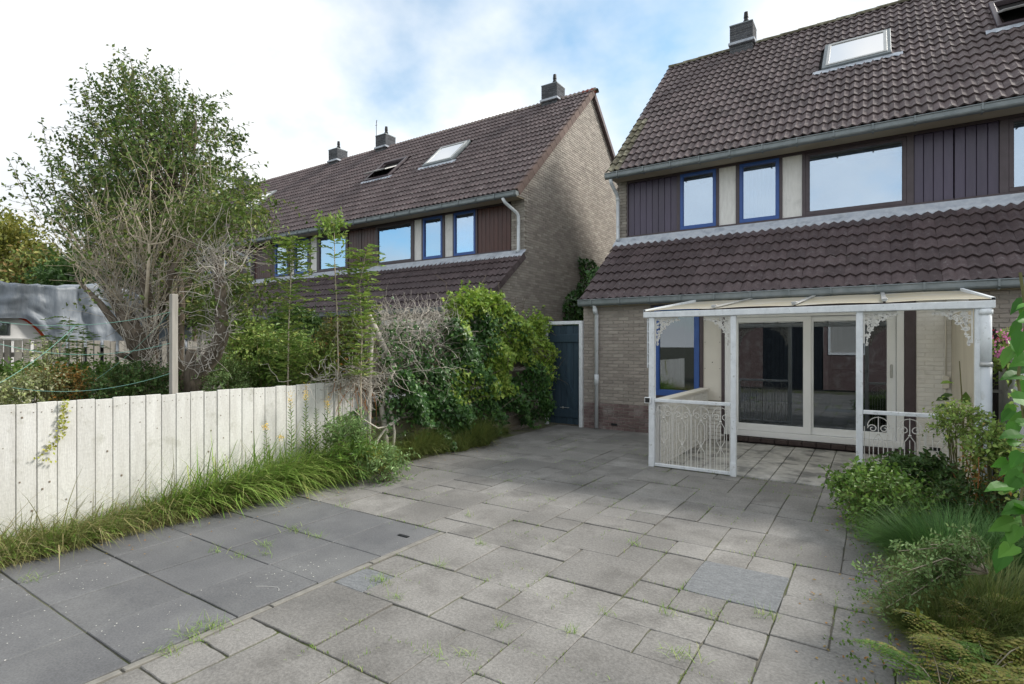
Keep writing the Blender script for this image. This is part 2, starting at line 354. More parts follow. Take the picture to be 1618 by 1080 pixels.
lf_mid = leafmat("shrub_leaf", [(0.085, 0.18, 0.03), (0.14, 0.26, 0.045), (0.20, 0.32, 0.06), (0.095, 0.19, 0.045)])
lf_light = leafmat("light_leaf", [(0.21, 0.33, 0.07), (0.28, 0.39, 0.085), (0.15, 0.26, 0.06), (0.38, 0.41, 0.11)])
lf_yel = leafmat("yellow_leaf", [(0.38, 0.38, 0.06), (0.30, 0.34, 0.06), (0.46, 0.42, 0.10)])
lf_autumn = leafmat("yellow_green_crown", [(0.17, 0.19, 0.03), (0.25, 0.25, 0.045), (0.13, 0.16, 0.03), (0.32, 0.28, 0.06)])
lf_cream = leafmat("variegated_leaf", [(0.55, 0.55, 0.30), (0.35, 0.42, 0.14), (0.65, 0.64, 0.42), (0.16, 0.26, 0.07)])
lf_red = leafmat("reddish_leaf", [(0.17, 0.22, 0.05), (0.28, 0.17, 0.06), (0.12, 0.20, 0.04), (0.30, 0.29, 0.08), (0.13, 0.21, 0.05)])
lf_orange = leafmat("orange_leaf", [(0.50, 0.22, 0.05), (0.42, 0.26, 0.07), (0.30, 0.24, 0.06)])
lf_big = leafmat("climber_leaf", [(0.05, 0.17, 0.02), (0.085, 0.24, 0.03), (0.04, 0.14, 0.02), (0.12, 0.28, 0.04)], rough=0.55, trans=0.3, rv=0.2, spec=0.25)
lf_fern = leafmat("fern_frond", [(0.30, 0.35, 0.07), (0.44, 0.38, 0.11), (0.20, 0.31, 0.06), (0.48, 0.36, 0.14)])
lf_grey = leafmat("pale_green_leaf", [(0.20, 0.33, 0.11), (0.28, 0.40, 0.16), (0.15, 0.27, 0.08)])
lf_grass = leafmat("grass_blade", [(0.15, 0.28, 0.045), (0.22, 0.37, 0.065), (0.30, 0.44, 0.10), (0.42, 0.45, 0.15)], rv=0.28)
lf_grass_d = leafmat("dry_grass", [(0.24, 0.25, 0.08), (0.36, 0.31, 0.14), (0.15, 0.20, 0.05), (0.45, 0.38, 0.20)])
lf_horse = leafmat("horsetail_green", [(0.09, 0.21, 0.05), (0.14, 0.29, 0.07), (0.07, 0.17, 0.045), (0.22, 0.36, 0.11)], rv=0.3)
lf_horse_b = leafmat("horsetail_olive", [(0.16, 0.23, 0.055), (0.25, 0.28, 0.08), (0.12, 0.20, 0.05), (0.30, 0.30, 0.10)], rv=0.3)
mt_flower = leafmat("yellow_petal", [(0.80, 0.50, 0.03), (0.85, 0.62, 0.06)], trans=0.2)
mt_tan = leafmat("tan_seed_head", [(0.50, 0.40, 0.24), (0.58, 0.48, 0.32)], trans=0.2)
mt_pink = leafmat("pink_petal", [(0.72, 0.22, 0.50), (0.80, 0.38, 0.62), (0.60, 0.14, 0.35)], trans=0.3)
mt_berry = leafmat("dark_red_petal", [(0.25, 0.02, 0.04), (0.35, 0.05, 0.07)], trans=0.1)

# ------------------------------------------------------------------ ground
gm = MB(); s_ = 400
gm.add([(-s_, -s_, -0.06), (s_, -s_, -0.06), (s_, s_, -0.06), (-s_, s_, -0.06)], [(0, 1, 2, 3)])
gm.build("ground", mat_soil, kind='structure', label="bare garden soil around and behind the paved patio")

# ------------------------------------------------------------------ patio
MX, MY, X0, Y0 = 0.2856, 0.294, -2.495, 1.85
patio = put(bpy.data.objects.new("patio", None)); tag(patio, label="patio of mixed grey concrete slabs with weedy joints", kind='structure')
bed = MB(); bed.add([(-5.7, -2.5, -0.009), (0.75, -2.5, -0.009), (0.75, 9.74, -0.009), (-5.7, 9.74, -0.009)], [(0, 1, 2, 3)])
bed.build("joint_bed", mat_joint, patio)
slab_cache = {}
def slab_mesh(wx, wy, mat):
    ch = 0.0024 if mat.name != 'dark_slab' else 0.0012
    ring = []; n = 5
    cs = [(-1, -1), (1, -1), (1, 1), (-1, 1)]
    for a in range(4):
        p, q = cs[a], cs[(a+1) % 4]
        for i in range(n):
            t = i/n; x = (p[0]*(1-t)+q[0]*t)*wx/2; y = (p[1]*(1-t)+q[1]*t)*wy/2
            jn = abs(rnd.gauss(0, ch))+(0.006 if i == 0 and ch > .002 and rnd.random() < .35 else 0.0)
            ring.append((x-math.copysign(min(jn, .012), x)*(1 if abs(x) > wx/2-.001 else 0), y-math.copysign(min(jn, .012), y)*(1 if abs(y) > wy/2-.001 else 0)))
    m = len(ring); ins = lambda r, e: (r[0]*(1-2*e/wx), r[1]*(1-2*e/wy))
    V = [(*r, -.05) for r in ring]+[(*r, -.0035) for r in ring]+[(*ins(r, .004), 0) for r in ring]
    F = [(i, (i+1) % m, m+(i+1) % m, m+i) for i in range(m)]+[(m+i, m+(i+1) % m, 2*m+(i+1) % m, 2*m+i) for i in range(m)]+[tuple(2*m+i for i in range(m))]
    b = MB(); b.add(V, F); return mesh_of(b, "slab", mat)
def slab(x0, x1, y0, y1, mat, lbl=None, gap=None, tilt=0.0025, key=None):
    if gap is None: gap = rnd.choice((0.002, 0.003, 0.004, 0.005, 0.008))
    wx, wy = x1-x0-gap, y1-y0-gap
    k = (round(wx, 3), round(wy, 3), mat.name)
    if k not in slab_cache:
        slab_cache[k] = [slab_mesh(wx, wy, mat) for _ in range(3)]
    o = inst("slab", rnd.choice(slab_cache[k]), patio, ((x0+x1)/2, (y0+y1)/2, rnd.uniform(-0.004, 0.004)), (rnd.gauss(0, tilt*1.4), rnd.gauss(0, tilt*1.4), rnd.gauss(0, 0.0022)))
    if lbl: o['label'] = lbl
    return o
traced = [(5,6,7,8), (-2,2,-1,3), (-2,3,-1,4), (-2,0,0,2), (0,0,2,2), (-1,2,1,4), (1,2,3,3), (1,3,2,4), (2,3,4,5), (0,4,2,6), (-2,4,0,6),
          (-2,6,-1,7), (-1,6,1,8), (1,6,2,7), (1,7,3,9), (2,5,4,7), (3,8,4,9), (3,7,4,8), (4,6,5,8), (4,8,5,9), (4,4,6,5), (4,5,5,6), (5,5,6,6),
          (4,3,5,4), (5,3,6,4), (6,4,7,5), (6,5,7,6), (6,2,7,4), (7,6,8,7), (7,5,8,6), (8,5,10,7), (7,3,9,5), (7,7,9,9), (8,9,9,10), (6,9,8,11),
          (6,11,8,13), (6,13,7,14), (7,13,9,15), (6,8,7,9), (5,8,6,9), (5,9,6,11), (4,11,6,13), (2,1,4,3), (4,1,6,3), (-2,-1,-1,0), (-1,-2,1,0), (1,-2,3,0), (3,0,4,1)]
I0, I1, J0, J1 = -10, 11, -10, 27
occ = {}
def blocked(i, j):
    if i < -2 and j < 6: return True
    if i >= 0 and j >= 18: return True
    return False
for i in range(I0, I1):
    for j in range(J0, J1):
        if blocked(i, j): occ[(i, j)] = 1
def place(i0, j0, i1, j1):
    m = mat_slab_blue if (i0, j0) in ((5, 6), (-2, 2)) else mat_slab
    slab(X0+i0*MX, X0+i1*MX, Y0+j0*MY, Y0+j1*MY, m, "smooth blue-grey slab darker than the rest" if (i0, j0) == (5, 6) else None)
    for i in range(i0, i1):
        for j in range(j0, j1): occ[(i, j)] = 1
for q in traced:
    if any((i, j) in occ for i in range(q[0], q[2]) for j in range(q[1], q[3])): continue
    place(*q)
for j in range(J0, J1):
    for i in range(I0, I1):
        if (i, j) in occ: continue
        sz = [(2, 2)]*6+[(2, 1), (1, 2), (2, 1), (1, 1)]
        rnd.shuffle(sz)
        for (a, b) in sz+[(1, 1)]:
            if i+a > I1 or j+b > J1: continue
            if any((i+u, j+v) in occ for u in range(a) for v in range(b)): continue
            place(i, j, i+a, j+b); break
xs = [-5.37, -4.81, -4.25, -3.69, -3.135]; ys = [-0.43, 0.13, 0.69, 1.25, 1.81, 2.37, 2.93, 3.607]
for a in range(4):
    for b in range(7):
        slab(xs[a], xs[a+1], ys[b], ys[b+1], mat_slab_dark, tilt=0.002, gap=0.008)
for k in range(5):
    slab(-3.127, -3.070, -0.4+k*0.8, -0.4+(k+1)*0.8, mat_kerb, tilt=0.001, gap=0.01)
b = MB(); b.box(-3.36, -3.25, 3.33, 3.36, 0.001, 0.006); b.build("inlay_plate", mat_black, patio, label="small dark plate let into the dark slab")
b = MB(); pts = [(-3.42+0.16*t+0.02*math.sin(t*3), 2.1+0.18*t-0.12*t*t, 0.006) for t in np.linspace(0, 1.2, 10)]
b.tube(pts, 0.0014, 4); tag(b.build("cable_scrap", mat_iron_w), "thin pale curl of cable lying on the dark slab", "cable")

m = MB()
for _ in range(170):
    cx_, cy_ = rnd.choice(((-3.9, 1.0), (-3.5, 1.5), (-3.45, 2.2), (-4.1, 0.9), (-3.3, 2.6), (-4.6, 1.5))); x = rnd.gauss(cx_, .16); y = rnd.gauss(cy_, .18); r_ = rnd.uniform(.0015, .0045)
    if x > -3.16: continue
    n = 6; a0 = rnd.random()*6; m.add([(x+r_*rnd.uniform(.7, 1.3)*math.cos(a0+q*math.pi/3), y+r_*rnd.uniform(.7, 1.3)*math.sin(a0+q*math.pi/3), 0.0065) for q in range(n)], [tuple(range(n))])
m.build("lichen_spots", mat_wpanel, patio, fix=False, kind='stuff')
# ------------------------------------------------------------------ roofs
UP = dict(Y0=10.93, Z0=5.27, k=0.946); LO = dict(Y0=9.52, Z0=2.44, k=0.775)
def plane(p):
    a = math.atan(p['k']); c, s = math.cos(a), math.sin(a)
    return a, (lambda X, t, n: (X, p['Y0']+t*c-n*s, p['Z0']+t*s+n*c))
TW, TL = 0.29, 0.312
def tile_mesh(name, mat, w=TW, l=TL+0.03):
    us = np.linspace(0, 1, 9)
    def h(u):
        ph = (u*2) % 1.0
        return 0.042*(0.5-0.5*math.cos(2*math.pi*ph))
    V = []; F = []
    n = len(us)
    for (y, zo) in ((0, 0.030), (l, -0.004)):
        for u in us: V.append(((u-0.5)*w*1.0, y, h(u)+zo))
    for u in us: V.append(((u-0.5)*w, 0.004, h(u)+0.030-0.028))
    for i in range(n-1):
        F.append((i, i+1, n+i+1, n+i)); F.append((2*n+i, 2*n+i+1, i+1, i))
    b = MB(); b.add(V, F)
    return mesh_of(b, name, mat)
tile_up = tile_mesh("roof_tile", mat_tile); tile_lo = tile_mesh("roof_tile", mat_tile_low); tile_moss = tile_mesh("roof_tile", mat_moss)
def tiles(parent, pl, x0, x1, nrows, me, single, holes=(), pitch=0, mossedge=None, fieldname="tile_field"):
    """single(ix, row, X) says which are objects of their own; returns the number of singles"""
    a, f = plane(pl); n = int(round((x1-x0)/TW)); wd = (x1-x0)/n; rest = []; cnt = 0
    for r in range(nrows):
        for i in range(n):
            X = x0+(i+0.5)*wd; t = r*TL
            if any(h[0] < X < h[1] and h[2] < t+0.1 < h[3] for h in holes): continue
            loc = f(X, t, rnd.uniform(0, 0.0025)); rot = (a+rnd.gauss(0, 0.006), rnd.gauss(0, 0.010), rnd.gauss(0, 0.009))
            mm = me
            if mossedge is not None and ((i == mossedge) or (r >= nrows-1 and rnd.random() < 0.3)): mm = tile_moss
            if single(i, r, X): inst("roof_tile", mm, parent, loc, rot, (wd/TW, 1, 1)); cnt += 1
            else: rest.append(Matrix.LocRotScale(Vector(loc), __import__('mathutils').Euler(rot), Vector((wd/TW, 1, 1))))
    if rest:
        V, Q, T = stamp(me, rest)
        fastmesh(fieldname, V, Q, T, me.materials[0], parent, kind='stuff')
    return cnt

def gutter(name, x0, x1, Y, z, parent, endcap=True):
    b = MB(); prof = []
    for k in range(7):
        an = math.pi*(k/6); prof.append((Y-0.058+0.058*(1-1)-0.055*math.cos(an), z-0.075-0.04*math.sin(an)))
    prof = [(Y-0.115, z)]+[(p[0], p[1]) for p in prof]+[(Y-0.002, z)]
    V = [(x, y, zz) for x in (x0, x1) for (y, zz) in prof]; n = len(prof)
    b.add(V, [(i, i+1, n+i+1, n+i) for i in range(n-1)])
    b.add([(x0, *p) for p in prof]+[(x1, *p) for p in prof], [tuple(range(n)), tuple(range(n, 2*n))])
    b.tube([(x0, Y-0.118, z), (x1, Y-0.118, z)], 0.011, 6)
    o = b.build(name, mat_zinc, parent)
    x = x0+0.28
    while x < x1:
        q = MB(); q.box(x-0.012, x+0.012, Y-0.134, Y-0.116, z-0.085, z+0.012); q.box(x-0.012, x+0.012, Y-0.12, Y-0.0, z-0.125, z-0.118)
        q.build("gutter_bracket", mat_zinc, o); x += 0.56
    return o

def flashing(name, x0, x1, parent):
    a, f = plane(LO); V = []; n = int((x1-x0)/0.024)
    ttop = (3.80-LO['Z0'])/math.sin(a)
    for i in range(n+1):
        X = x0+(x1-x0)*i/n
        wv = 0.024*(0.5-0.5*math.cos(2*math.pi*((X-x0)*2/TW)))
        lo = -0.012*math.cos(2*math.pi*((X-x0)*2/TW))+0.010*math.sin(X*7.3)+0.006*math.sin(X*31)
        V += [(X, 11.345, 3.935), (X, 11.30, 3.865+0.004*math.sin(X*21)), f(X, ttop-0.03, 0.045+wv*0.6), f(X, ttop-0.13+lo, 0.030+wv), f(X, ttop-0.135+lo, 0.015+wv)]
    F = [(5*i+k, 5*(i+1)+k, 5*(i+1)+k+1, 5*i+k+1) for i in range(n) for k in range(4)]
    return MB().add(V, F).build(name, mat_lead, parent, smooth=True)

def pipe(name, pts, r, parent, mat=mat_pipe, couplings=(), n=12):
    b = MB(); b.tube(pts, r, n)
    o = b.build(name, mat, parent, smooth=True)
    for (p, q) in couplings:
        c = MB(); c.tube([p, q], r+0.008, n); c.build("pipe_coupling", mat, o, smooth=True)
    return o

def skylight(parent, X0_, X1_, Ya, Yb, open_=0.0, label=None, blind=False):
    a, f = plane(UP); ca = math.cos(a)
    t0, t1 = (Ya-UP['Y0'])/ca, (Yb-UP['Y0'])/ca
    root = MB(f); t = 0.075
    root.box(X0_, X1_, t0, t0+t, 0.0, 0.10, 0.008); root.box(X0_, X1_, t1-t, t1, 0.0, 0.10, 0.008)
    root.box(X0_, X0_+t, t0+t, t1-t, 0.0, 0.10, 0.008); root.box(X1_-t, X1_, t0+t, t1-t, 0.0, 0.10, 0.008)
    fr = root.build("roof_window", mat_zinc if not open_ else mat_maroon, parent)
    if label: fr['label'] = label
    tm = (t0+t1)/2
    def g(X, tt, n):
        d = tt-tm; return f(X, tm+d*math.cos(open_)-n*math.sin(open_)*-1, 0.085+d*-math.sin(open_)*-1+n)if False else f(X, tm+d*math.cos(open_), 0.085-d*math.sin(open_)+n)
    s = MB(g); u = 0.05
    s.box(X0_+t-0.01, X1_-t+0.01, t0+t-0.01, t0+t+u, -0.01, 0.03, 0.005); s.box(X0_+t-0.01, X1_-t+0.01, t1-t-u, t1-t+0.01, -0.01, 0.03, 0.005)
    s.box(X0_+t-0.01, X0_+t+u, t0+t+u, t1-t-u, -0.01, 0.03, 0.005); s.box(X1_-t-u, X1_-t+0.01, t0+t+u, t1-t-u, -0.01, 0.03, 0.005)
    s.build("sash", mat_alu, fr)
    p = MB(g); p.box(X0_+t+u, X1_-t-u, t0+t+u, t1-t-u, 0.0, 0.012); p.build("pane", mat_glass_sk, fr)
    if not open_:
        q = MB(f); q.box(X0_+t+.01, X1_-t-.01, t0+t+.01, t1-t-.01, 0.004, 0.008); q.build("blind", mat_curtain, fr)
    # lead apron under the window
    V = []; n = 44; xa, xb = X0_-0.16, X1_+0.18
    for i in range(n+1):
        X = xa+(xb-xa)*i/n; wv = 0.022*(0.5-0.5*math.cos(2*math.pi*((X-xa)*2/TW)))
        V += [f(X, t0+0.01, 0.055), f(X, t0-0.13+0.012*math.sin(X*9), 0.034+wv)]
    MB().add(V, [(2*i, 2*i+2, 2*i+3, 2*i+1) for i in range(n)]).build("lead_apron", mat_lead, fr, smooth=True)
    return fr

def chimney(parent, xc, cowls=1, lbl=None, singles=False, ridge=9.30):
    w_, z0, z1 = 0.27, ridge-0.35, ridge+0.50
    b = MB(); b.box(xc-w_, xc+w_, 14.93, 15.45, z0, z1-0.01)
    c = b.build("chimney", mat_chim_m, parent)
    hh = 0.0625; bl = 0.54/2
    bricks = []
    k = 0; z = z1-hh
    while z > ridge-0.3:
        for side in range(2):
            off = (k % 2)*bl/2
            if side == 0:
                for x0b, x1b in ([(xc-w_, xc-0.005), (xc+0.005, xc+w_)] if k % 2 == 0 else [(xc-w_, xc-w_/2-0.005), (xc-w_/2+0.005, xc+w_/2-0.005), (xc+w_/2+0.005, xc+w_)]):
                    bricks.append((x0b-0.004, x1b+0.004 if x1b == xc+w_ else x1b, 14.922, 14.96, z, z+hh-0.01))
            else:
                for y0b, y1b in ([(14.93, 15.18), (15.19, 15.45)] if k % 2 else [(14.93, 15.05), (15.06, 15.31), (15.32, 15.45)]):
                    bricks.append((xc+w_-0.03, xc+w_+0.008, y0b, y1b, z, z+hh-0.01))
        z -= hh; k += 1
    if singles:
        for q in bricks: MB().box(*q, 0.003).build("brick", mat_chim, c)
    else:
        m = MB()
        for q in bricks: m.box(*q)
        m.build("brickwork", mat_chim, c, kind='stuff')
    cp = MB(); cp.box(xc-w_-0.012, xc+w_+0.012, 14.91, 15.47, z1-0.012, z1+0.02, 0.004); cp.build("capping", mat_zinc, c)
    fl = MB(); fl.box(xc-w_-0.03, xc+w_+0.06, 14.85, 15.5, ridge-0.02, ridge+0.05, 0.01); fl.build("chimney_flashing", mat_lead, c)
    for q in range(cowls):
        x = xc+0.08-q*0.3; prof = [(0, .05), (.08, .05), (.09, .075), (.12, .078), (.17, .055), (.2, .052), (.22, .062), (.36, .05), (.37, .0)]
        m = MB(); m.tube([(x, 15.15, z1+0.01+p[0]) for p in prof], [p[1] for p in prof], 12)
        m.build("chimney_cowl", mat_black, c)
    if lbl: c['label'] = lbl
    return c

# ------------------------------------------------------------------ bricks
def bricks(parent, f, u0, u1, z0, z1, mat_for, single, holes=(), inside=None, name="brick", L_=0.205, H_=0.0625, d=0.012, mirror=False, start=0.0):
    """stretcher courses on the plane f(u, n, z); single(u, z) -> own object"""
    gap = 0.010; cache = {}; rest = {}; cnt = 0; row = 0; z = z0
    while z < z1-0.02:
        u = u0-(L_/2 if row % 2 else 0)-start
        while u < u1:
            a, b_ = max(u, u0), min(u+L_-gap, u1); u += L_
            if b_-a < 0.03: continue
            um, zm = (a+b_)/2, z+H_/2
            if inside and not inside(um, zm): continue
            if any(h[0]-0.02 < um < h[1]+0.02 and h[2] < zm < h[3] for h in holes): continue
            mt = mat_for(um, zm); n = rnd.uniform(-0.0025, 0.003)
            box = (a, b_, -d-n, 0.01, z, z+H_-gap)
            if single(um, zm):
                m = MB(f); m.box(*box, 0.003); m.build(name, mt, parent, fix=False); cnt += 1
            else:
                rest.setdefault(mt.name, (mt, MB(f)))[1].box(*box)
        z += H_; row += 1
    for k, (mt, m) in rest.items(): m.build("brickwork", mt, parent, fix=False, kind='stuff')
    return cnt

# ------------------------------------------------------------------ upper facade
FY = 11.40; ZT, ZB = 5.11, 3.94
def window(parent, x0, x1, z0, z1, Y, frame_mat, fw=0.05, glassm=mat_glass_sky, curtain=None, name="window", depth=0.07):
    b = MB(); y0, y1 = Y-0.02, Y+depth-0.02
    b.box(x0, x1, y0, y1, z1-fw, z1, 0.004); b.box(x0, x1, y0, y1, z0, z0+fw*1.15, 0.004)
    b.box(x0, x0+fw, y0, y1, z0+fw*1.15, z1-fw, 0.004); b.box(x1-fw, x1, y0, y1, z0+fw*1.15, z1-fw, 0.004)
    wdw = b.build(name, frame_mat, parent)
    p = MB(); p.box(x0+fw-0.004, x1-fw+0.004, Y+0.018, Y+0.024, z0+fw, z1-fw+0.004); p.build("pane", glassm, wdw)
    g = MB(); g.box(x0+fw, x0+fw+0.008, y0+0.02, Y+0.016, z0+fw*1.15, z1-fw); g.box(x1-fw-0.008, x1-fw, y0+0.02, Y+0.016, z0+fw*1.15, z1-fw)
    g.box(x0+fw+0.008, x1-fw-0.008, y0+0.02, Y+0.016, z0+fw*1.15, z0+fw*1.15+0.008); g.build("glazing_bead", frame_mat, wdw)
    if curtain == 'curtain':
        V = []; n = 40
        for i in range(n+1):
            X = x0+fw+(x1-x0-2*fw)*i/n; yy = Y+0.16+0.018*math.sin(i*1.3)
            V += [(X, yy, z0+fw), (X, yy, z1-fw)]
        MB().add(V, [(2*i, 2*i+2, 2*i+3, 2*i+1) for i in range(n)]).build("curtain", mat_curtain, wdw, smooth=True)
    elif curtain == 'blind':
        z = z0+fw+0.02
        while z < z1-fw:
            q = MB(); q.add([(x0+fw+.01, Y+0.10, z), (x1-fw-.01, Y+0.10, z), (x1-fw-.01, Y+0.085, z+0.022), (x0+fw+.01, Y+0.085, z+0.022)], [(0, 1, 2, 3)])
            q.build("blind_slat", mat_blind, wdw); z += 0.025
    return wdw

def facade(parent, els, board_mat, x0, x1, detail=True):
    """els: (kind, xa, xb)"""
    f = MB(); f.box(x0, x1, FY-0.045, FY+0.05, ZT, ZT+0.05, 0.004); f.box(x0, x1, FY-0.05, FY+0.05, ZB-0.055, ZB+0.03, 0.004)
    edges = sorted([(e[1], e[2]) for e in els]); cur = x0
    for (a, b_) in edges+[(x1, x1)]:
        if a-cur > 0.01: f.box(cur, a, FY-0.042, FY+0.05, ZB+0.03, ZT, 0.004)
        cur = b_
    f.build("facade_frame", mat_maroon, parent)
    for e in els:
        k, a, b_ = e[:3]
        if k == 'siding':
            n = max(1, round((b_-a)/0.13)); wd = (b_-a)/n
            for i in range(n):
                m = MB(); m.box(a+i*wd+0.003, a+(i+1)*wd-0.003, FY-0.012, FY+0.01, ZB+0.03, ZT-0.002, 0.005)
                m.build("board", board_mat, parent, fix=False)
            m = MB(); m.box(a, b_, FY+0.012, FY+0.03, ZB+0.03, ZT); m.build("board_backing", mat_under, parent)
        elif k == 'panel':
            m = MB(); m.box(a, b_, FY-0.01, FY+0.03, ZB+0.03, ZT, 0.003); pn = m.build("panel", mat_panel, parent)
        elif k == 'blue':
            window(parent, a, b_, ZB+0.03, ZT+0.0, FY-0.03, mat_blue, 0.058, curtain=(e[3] if len(e) > 3 else None))
        elif k == 'big':
            window(parent, a, b_, ZB+0.032, ZT-0.005, FY-0.02, mat_maroon, 0.055, curtain=(e[3] if len(e) > 3 else None))

def shell(parent, x0, x1, endL=False, endR=False, ground_holes=(), body=mat_mortar, ridge=9.30):
    """walls, underlay and back of one terrace house"""
    b = MB(); ym = 15.18; zr = ridge-0.10; yb = 19.4
    prof = [(9.72, -0.05), (9.72, 2.52), (11.42, 3.83), (11.42, 5.18), (10.96, 5.18), (10.96, 5.22), (ym, zr+0.07), (yb, 5.15), (yb, -0.05)]
    for x, e in ((x0, endL), (x1, endR)):
        if e:
            n = len(prof); t = 0.10 if x == x0 else -0.10
            V = [(x, *p) for p in prof]+[(x+t, *p) for p in prof]
            b.add(V, [tuple(range(n)), tuple(range(n, 2*n))]+[(i, (i+1) % n, n+(i+1) % n, n+i) for i in range(n)])
    b.box(x0+0.001, x1-0.001, 19.3, 19.39, -0.05, 5.2)
    # upper front cheek strips and ceiling above the ground floor
    b.box(x0+0.11, x1-0.11, 9.9, 19.2, 2.50, 2.62)
    b.box(x0+0.11, x1-0.11, 12.6, 12.7, 2.63, 5.2)
    return b

# ------------------------------------------------------------------ houses
def roof_part(parent, pl, x0, x1, length, name, ridge=9.3):
    a, f = plane(pl); b = MB(f); b.box(x0, x1, 0.02, length, -0.045, -0.012)
    return b.build(name, mat_under, parent)

def house_B1():
    x0, x1 = -4.75, 1.05
    h = empty("terrace_house", "near brown-tiled house with white porch, beside the dark blue gate", "house", (-1.8, 9.72, 0), "terraced houses with brown tiled roofs")
    wl = shell(h, x0, x1, True, False).build("wall", mat_mortar_l, h)
    holes = [(-3.42, -2.14, 0.0, 2.36), (-2.18, 0.47, 0.0, 2.3)]
    # ground floor front: mortar face with openings
    m = MB(); m.box(x0+0.001, -3.42, 9.721, 9.95, -0.05, 2.42); m.box(-3.42, 0.47, 9.721, 9.95, 2.34, 2.42); m.box(-3.42, -2.14, 9.721, 9.95, -0.05, 0.66)
    m.build("front_wall", mat_mortar_l, h)
    m = MB(); m.box(0.47, x1, 9.721, 9.95, -0.05, 2.42); m.build("painted_wall", mat_white_mort, h)
    # bricks
    def mf(u, z):
        if u > 0.4: return mat_white_brick
        if -3.42 < u < -2.1 and z < 0.66: return mat_white_brick
        return mat_brick_r if z < 0.50+0.02*math.sin(u*9) else mat_brick_g
    F = lambda u, n, z: (u, 9.721+n, z)
    cnt = [0]
    def sg(u, z):
        ok = u < -3.4 and cnt[0] < 240
        cnt[0] += ok; return ok
    bricks(wl, F, x0, -3.43, 0.0, 2.40, mf, sg, start=0.0)
    cnt2 = [0]
    def sg2(u, z):
        ok = cnt2[0] < 58; cnt2[0] += ok; return ok
    bricks(wl, F, 0.475, 0.86, 0.0, 2.30, mf, sg2, d=0.006)
    bricks(wl, F, -3.41, -2.15, 0.0, 0.63, mf, lambda u, z: False, d=0.006)
    m = MB()
    m.box(-4.18, -4.06, 9.700, 9.712, 0.085, 0.125); v = m.build("air_vent", mat_black, h)
    m = MB(); m.box(0.62, 0.74, 9.700, 9.712, 0.12, 0.165); m.build("air_vent", mat_black, h)
    # short side bricks of the upper wall strip
    bricks(wl, lambda u, n, z: (u, FY+0.0+n, z), x0, -4.54, 3.80, 5.16, lambda u, z: mat_brick, lambda u, z: False)
    m = MB(); m.box(x0+0.001, -4.53, FY+0.002, FY+0.1, 3.7, 5.2); m.build("corner_wall", mat_mortar, h)
    # gable bricks (seen only from the side)
    bricks(wl, lambda u, n, z: (x0+n, u, z), 9.72, 19.3, 0.0, 9.1, lambda u, z: mat_brick, lambda u, z: False,
           inside=lambda u, z: z < min((2.36+(u-9.72)*0.83) if u < 11.42 else 5.15+(u-11.42)*0.99, 9.2-(u-15.18)*0.95))
    els = [('siding', -4.50, -3.44), ('blue', -3.37, -2.66, None), ('panel', -2.61, -2.29), ('blue', -2.22, -1.52, 'curtain'),
           ('panel', -1.47, -1.14), ('big', -1.08, 0.42, None), ('siding', 0.52, 1.04)]
    facade(h, els, mat_board, -4.53, 1.048)
    rf = roof_part(h, UP, x0, x1, 5.83, "roof"); lr = roof_part(h, LO, x0, x1, 2.3, "lower_roof")
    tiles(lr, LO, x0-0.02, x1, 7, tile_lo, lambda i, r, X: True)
    skh = [(-0.95, 0.25, (12.97-10.93)*1.377-0.10, (13.90-10.93)*1.377+0.02)]
    tiles(rf, UP, x0-0.08, x1, 19, tile_up, lambda i, r, X: r < 8, holes=skh, mossedge=0)
    skylight(h, -0.94, 0.24, 12.97, 13.93)
    a, f = plane(UP)
    ridge_caps(rf, x0-0.05, x1, 9.30)
    back = MB(); back.add([(x0-0.05, 15.18, 9.27), (x1, 15.18, 9.27), (x1, 19.6, 5.1), (x0-0.05, 19.6, 5.1)], [(0, 1, 2, 3)]); back.build("rear_roof", mat_tile, h)
    chimney(h, -2.88, singles=True)
    fa = MB(); fa.box(x0-0.01, x1, 10.95, FY-0.06, 5.155, 5.185); fa.box(x0-0.01, x1, 10.935, 10.955, 5.13, 5.27); fa.build("fascia", mat_fascia, h)
    fa = MB(); fa.box(x0+0.02, x1, 9.60, 9.70, 2.33, 2.42, 0.004); fa.build("fascia", mat_fascia, h)
    gutter("gutter", x0-0.06, x1, 10.93, 5.23, h); gutter("gutter", x0-0.02, x1, 9.585, 2.455, h)
    flashing("lead_flashing", x0-0.02, x1, h)
    pipe("downpipe", [(-4.70, 10.88, 5.12), (-4.70, 10.92, 5.04), (-4.70, 11.24, 4.86), (-4.70, 11.28, 4.78), (-4.70, 11.28, 3.93), (-4.69, 11.23, 3.88)], 0.037, h, couplings=[((-4.70, 11.28, 4.74), (-4.70, 11.28, 4.80))])
    pipe("downpipe", [(-4.45, 9.53, 2.36), (-4.45, 9.56, 2.28), (-4.45, 9.64, 2.18), (-4.45, 9.64, 0.02)], 0.036, h,
         couplings=[((-4.45, 9.64, 0.84), (-4.45, 9.64, 1.04)), ((-4.45, 9.60, 2.20), (-4.45, 9.56, 2.30))])
    # ground floor window with blue frame
    m = MB(); m.box(-3.41, -2.49, 9.70, 9.78, 2.30, 2.34, 0.003); m.box(-3.41, -3.35, 9.70, 9.78, 0.66, 2.30, 0.003); m.box(-2.545, -2.49, 9.70, 9.78, 0.66, 2.30, 0.003); m.box(-3.35, -2.545, 9.70, 9.78, 0.66, 0.70, 0.003)
    m.build("window_surround", mat_maroon, h)
    window(h, -3.345, -2.55, 0.70, 2.30, 9.715, mat_blue, 0.085, glassm=mat_glass_low)
    m = MB(); m.box(-2.488, -2.185, 9.73, 9.77, 0.66, 2.10, 0.003); p = m.build("panel", mat_wpanel, h)
    s = MB()
    for X in (-2.46, -2.215):
        for Z in (0.72, 1.2, 1.65, 2.02): s.box(X-0.005, X+0.005, 9.726, 9.731, Z-0.005, Z+0.005)
